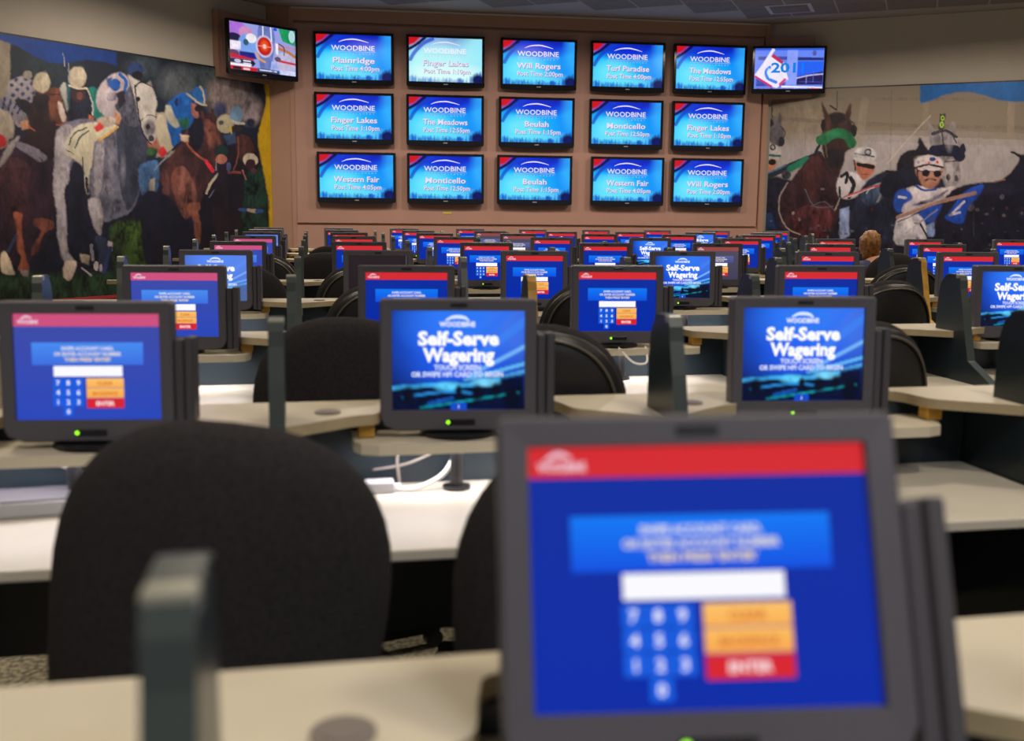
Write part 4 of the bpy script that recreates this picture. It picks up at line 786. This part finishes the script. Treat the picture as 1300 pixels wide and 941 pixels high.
# ------------------------------------------------------------------ chairs
cp = {}
def chair(x, y, rz, label, trim=True, roll=0, dz=0):
    t = empty('office_chair', label, 'chair', None, (x, y, 0), rz)
    if not cp:
        def pillow(w, z0, z1, y0, th, bow, flare=0.):
            bm = bmesh.new(); N = 40; rings = []; zc = (z0+z1)/2; hz = (z1-z0)/2
            def P(a, s, yy):
                ca, sa = math.cos(a), math.sin(a); ex = .84 if sa > 0 else .5
                px_ = math.copysign(abs(ca)**ex, ca)*w/2*s; pz = math.copysign(abs(sa)**(.85 if sa > 0 else .5), sa)*hz*s
                px_ *= 1-flare*(pz/hz)
                return (px_, yy+bow*(px_/(w/2))**2*.06, zc+pz)
            prof = [(0.0, -1.0), (.45, -.98), (.78, -.9), (.93, -.66), (.985, -.3), (1, 0), (.985, .3), (.93, .66), (.78, .9), (.45, .98), (0, 1)]
            for s, k in prof:
                if s == 0: rings.append([bm.verts.new(P(0, 0, y0+k*th/2))]); continue
                rings.append([bm.verts.new(P(2*math.pi*i/N, s, y0+k*th/2)) for i in range(N)])
            for a, b in zip(rings[:-1], rings[1:]):
                for i in range(N):
                    if len(a) == 1: bm.faces.new((a[0], b[i], b[(i+1) % N]))
                    elif len(b) == 1: bm.faces.new((a[i], b[0], a[(i+1) % N]))
                    else: bm.faces.new((a[i], b[i], b[(i+1) % N], a[(i+1) % N]))
            return bm
        cp['back'] = from_bm('backrest', pillow(.48, .51, 1.06, -.19, .08, 1.0, -.03), M['fabric'], t, smooth=True)
        cp['shell'] = from_bm('back_shell', pillow(.47, .52, 1.045, -.225, .045, 1.0, -.03), M['shell'], t, smooth=True)
        bm = bmesh.new(); pts = []
        for i in range(25):
            a = math.pi*(.06+.88*i/24); ca, sa = math.cos(a), math.sin(a); px_ = math.copysign(abs(ca)**.84, ca)*.212; zz = .7825+abs(sa)**.85*.243; pts.append((px_*(1+.03*(zz-.7825)/.2625), -.2455+.06*(px_/.231)**2, zz))
        tube(bm, pts, .0045, 6); cp['trim'] = from_bm('trim', bm, M['trim'], cp['shell'], smooth=True)
        bm = bmesh.new()
        box(bm, -.24, .24, -.2, .26, .42, .50, .035, 4); cp['seat'] = from_bm('seat', bm, M['fabric'], t, smooth=True)
        bm = bmesh.new(); tube(bm, spline([(0, -.02, .41), (0, -.2, .40), (0, -.275, .45), (0, -.268, .62)], 5), .02, 8); cp['br'] = from_bm('back_bracket', bm, M['black'], t, smooth=True)
        bm = bmesh.new(); cyl(bm, (0, 0, .10), .028, .32, 16); cyl(bm, (0, 0, .08), .045, .07, 16); cp['stem'] = from_bm('gas_stem', bm, M['black'], t)
        for s in ():
            bm = bmesh.new(); tube(bm, spline([(s*.2, .08, .43), (s*.275, .06, .45), (s*.285, .03, .6), (s*.28, -.02, .655)], 5), .014, 8); box(bm, s*.28-.035, s*.28+.035, -.14, .11, .655, .685, .012, 2)
            cp['arm%d' % s] = from_bm('armrest', bm, M['black'], t)
        bm = bmesh.new(); prism(bm, [(.03, .05), (.30, .05), (.30, .066), (.03, .105)], 'y', -.02, .02); leg = from_bm('base_leg', bm, M['black'], t); cp['legs'] = [leg]
        bm = bmesh.new(); bmesh.ops.create_cone(bm, cap_ends=True, segments=14, radius1=.027, radius2=.027, depth=.04, matrix=Matrix.Translation((.285, 0, .028)) @ Matrix.Rotation(math.pi/2, 4, 'X')); cp['cast'] = from_bm('caster', bm, M['black'], leg)
        for i in range(1, 5):
            l = part(leg, t); l.rotation_euler = (0, 0, i*2*math.pi/5+.3); part(cp['cast'], l); cp['legs'].append(l)
        leg.rotation_euler = (0, 0, .3)
        if not trim: pass
    else:
        b = part(cp['back'], t)
        if trim: s = part(cp['shell'], t); part(cp['trim'], s)
        if roll: b.rotation_euler = (0, roll, 0); b.location = (-.8*math.sin(roll), 0, 0)
        for k in ('seat', 'br', 'stem'): part(cp[k], t)
        for l in cp['legs']: q = part(l, t); part(cp['cast'], q)
    return t
def chair_at(px, y, rz, label, **k):
    return chair(x_from_px(px, y, 1.0), y, rz, label, **k)
chair_at(1044, 2.70, .12, 'black chair with grey back trim behind second monitor row right terminal')
chair_at(432, 2.94, .0, 'dark rounded chair back between second row monitors and left aisle divider', trim=False)
c1 = chair_at(296, 1.60, -.08, 'large dark fabric chair back blurred in the left foreground', trim=False, roll=.12)
c2 = chair_at(742, 1.50, .1, 'dark chair mostly hidden behind the nearest monitor', trim=False)
chair_at(684, 2.72, -.25, 'black chair with shiny curved trim right of second row left wagering monitor')
chair_at(477, 4.3, .1, 'black chair behind the third row second monitor')
chair_at(748, 4.35, -.1, 'black chair left of the third row middle keypad monitor')
chair_at(1098, 4.35, .1, 'black chair with pale curved trim right of third row fourth monitor')
chair_at(1135, 5.75, -.1, 'black chair with pale trim in front of the seated person')
chair_at(310, 5.6, .0, 'dark grey chair behind the leftmost fourth row monitor', trim=False)
chair_at(452, 5.7, .1, 'black chair behind the blank monitor of the fourth row')
chair_at(412, 7.42, .0, 'dark chair left of the fifth row second monitor', trim=False)
chair_at(343, 7.06, -.2, 'black chair right of the fifth row leftmost monitor')
chair_at(420, 8.9, .0, 'small dark chair left of the sixth row second monitor', trim=False)

# ------------------------------------------------------------------ seated person in the right block
def skin(name, V, E_, R, m, parent, sub=2, root=0):
    me = bpy.data.meshes.new(name); me.from_pydata(V, E_, []); o = link(name, me, m, parent)
    md = o.modifiers.new('skin', 'SKIN'); md.use_smooth_shade = True
    for i, r in enumerate(R): me.skin_vertices[0].data[i].radius = (r, r) if not isinstance(r, tuple) else r
    me.skin_vertices[0].data[root].use_root = True
    s = o.modifiers.new('sub', 'SUBSURF'); s.levels = sub; s.render_levels = sub
    return o
py_ = 7.62; pxx = x_from_px(1121, py_, 1.2)
per = empty('person', 'seated person with brown hair and navy shirt, head bowed, right of centre', 'person', None, (pxx, py_, 0), 0)
V = [(0, 0, .52), (0, .0, .66), (0, .01, .82), (0, .04, .95), (0, .07, 1.01), (-.02, .13, 1.08), (-.03, .14, 1.13),
     (-.17, .03, .92), (-.22, .14, .78), (-.17, .30, .775), (-.16, .38, .755), (.17, .03, .92), (.22, .14, .78), (.17, .30, .775), (.16, .38, .755),
     (-.1, .02, .50), (-.12, .40, .52), (-.12, .44, .1), (-.12, .55, .05), (.1, .02, .50), (.12, .40, .52), (.12, .44, .1), (.12, .55, .05)]
Ed = [(0, 1), (1, 2), (2, 3), (3, 4), (4, 5), (5, 6), (3, 7), (7, 8), (8, 9), (9, 10), (3, 11), (11, 12), (12, 13), (13, 14), (0, 15), (15, 16), (16, 17), (17, 18), (0, 19), (19, 20), (20, 21), (21, 22)]
Rr = [.13, .12, .13, .09, .045, .07, .055, .055, .042, .03, .028, .055, .042, .03, .028, .08, .06, .045, .035, .08, .06, .045, .035]
skin('body', V, Ed, Rr, M['skin'], per)
for s in (-1, 1):
    for i, (dx, L) in enumerate(((-.022, .06), (-.008, .07), (.007, .066), (.02, .052))):
        b = (s*.16+dx*s, .39, .752); skin('finger', [b, (b[0], b[1]+L*.55, .755), (b[0], b[1]+L, .735)], [(0, 1), (1, 2)], [.009, .008, .006], M['skin'], per, 1)
    skin('thumb', [(s*.145, .37, .752), (s*.115, .395, .748), (s*.105, .42, .738)], [(0, 1), (1, 2)], [.011, .009, .007], M['skin'], per, 1)
Vs = [(0, 0, .54), (0, -.0, .66), (0, .01, .82), (0, .035, .93), (0, .055, .975), (-.17, .03, .92), (-.22, .14, .785), (-.185, .25, .778), (.17, .03, .92), (.22, .14, .785), (.185, .25, .778)]
skin('shirt', Vs, [(0, 1), (1, 2), (2, 3), (3, 4), (3, 5), (5, 6), (6, 7), (3, 8), (8, 9), (9, 10)], [.16, .155, .165, .115, .065, .075, .058, .045, .075, .058, .045], M['shirt'], per)
skin('trousers', [V[0]]+V[15:18]+V[19:22], [(0, 1), (1, 2), (2, 3), (0, 4), (4, 5), (5, 6)], [.15, .1, .078, .06, .1, .078, .06], M['jeans'], per)
bm = bmesh.new(); bmesh.ops.create_uvsphere(bm, u_segments=28, v_segments=18, radius=1)
for v in bm.verts:
    c = v.co; n = 1+.09*math.sin(c.x*19+c.z*7)*math.sin(c.z*13)+.05*math.sin(c.y*27+c.x*11)
    c.x = c.x*.08*n-.035-.02*(c.z < 0)*abs(c.z); c.y = c.y*.10*n+.12; c.z = c.z*.105*n+1.125
    if c.z < 1.09 and c.y < .12: c.z -= .05; c.x *= 1.05
    if c.y > .17 and c.z < 1.12: c.y -= .05
from_bm('hair', bm, M['hair'], per, smooth=True)
bm = bmesh.new(); prism(bm, [(-.035, .235), (-.02, .245), (-.012, .225)], 'z', 1.07, 1.10); from_bm('nose', bm, M['skin'], per)
pch = chair(pxx, py_-.02, 0, 'dark chair carrying the seated person with brown hair', trim=False)

# ------------------------------------------------------------------ small things on the near desks
def cord(name, pts, r, m, label, cat='cable'):
    bm = bmesh.new(); tube(bm, spline(pts, 8), r, 7); tag(from_bm(name, bm, m, smooth=True), label, cat)
bx, by = X0-SP, ROWY['B']
cord('white_cable', [(bx+.11, by+.07, .82), (bx+.10, by+.03, .79), (bx+.07, by+.02, .745), (bx+.03, by-.02, .727), (bx+.09, by-.05, .727), (bx+.12, by, .727), (bx+.06, by+.03, .73)], .005, M['cable'], 'white cable bundle coiling onto the leftmost second-row desk')
cord('white_cable', [(bx+.13, by+.07, .82), (bx+.14, by+.04, .785), (bx+.11, by+.02, .75), (bx+.10, by-.01, .727), (bx+.04, by+.0, .727)], .0035, M['cable'], 'thin white cable beside the cable bundle on leftmost second-row desk')
cord('grey_cable', [(bx-.12, by+.07, .815), (bx-.02, by+.05, .785), (bx+.08, by+.03, .765), (bx+.14, by+.06, .79)], .0035, M['gcable'], 'grey cable sagging under the leftmost second-row monitor shelf')
cord('grey_cable', [(bx+.12, by-.02, .66), (bx+.02, by-.03, .66), (bx-.02, by-.03, .61), (bx+.03, by-.03, .565), (bx+.12, by-.02, .58)], .004, M['gcable'], 'loop of brown cable hanging below leftmost second-row desk')
cx = X0
cord('white_cable', [(cx-.02, by+.08, .82), (cx-.02, by+.04, .79), (cx-.05, by+.03, .75), (cx-.11, by+.02, .727), (cx-.16, by+.03, .727)], .006, M['cable'], 'white cable curving down under the second row middle monitor shelf')
cord('grey_cable', [(cx-.14, by+.06, .82), (cx-.145, by+.06, .78), (cx-.14, by+.05, .727)], .0035, M['gcable'], 'thin grey cable hanging left under second row middle monitor shelf')
cord('grey_cable', [(cx-.2, by+.07, .76), (cx-.12, by+.06, .775), (cx-.03, by+.07, .81)], .003, M['gcable'], 'grey cable running sideways under second row middle monitor shelf')
bx3 = X0+SP; c3 = ROWY['C']
cord('white_cable', [(bx3-.02, c3-.05, .85), (bx3+.03, c3-.08, .80), (bx3+.08, c3-.08, .80), (bx3+.09, c3-.03, .852)], .004, M['cable'], 'white cable loop hanging off the third row middle monitor shelf')
cord('white_cable', [(bx3+SP-.16, c3+.02, .73), (bx3+SP-.1, c3-.02, .75), (bx3+SP-.04, c3-.0, .726)], .004, M['cable'], 'white cable arch on the third row fourth desk')
t = empty('adapter_box', 'flat silver adapter box on the leftmost second-row desk', 'box', None, (bx-.085, by+.0, .72), .1)
bm = bmesh.new(); box(bm, -.11, .09, -.06, .06, .001, .032, .004); from_bm('case', bm, M['silver'], t)
bm = bmesh.new(); box(bm, -.105, .085, -.055, .055, .032, .035, .001, 1); from_bm('lid', bm, M['body'], t)
bm = bmesh.new(); box(bm, .09, .12, -.02, .02, .006, .024, .003); from_bm('plug', bm, M['cable'], t)
t = empty('adapter_box', 'small white plug block under the second row middle monitor', 'box', None, (cx-.185, by+.03, .72), 0)
bm = bmesh.new(); box(bm, -.035, .03, -.02, .02, .001, .026, .004); from_bm('case', bm, M['silver'], t)
bm = bmesh.new(); box(bm, .03, .045, -.008, .008, .006, .016); from_bm('plug', bm, M['cable'], t)
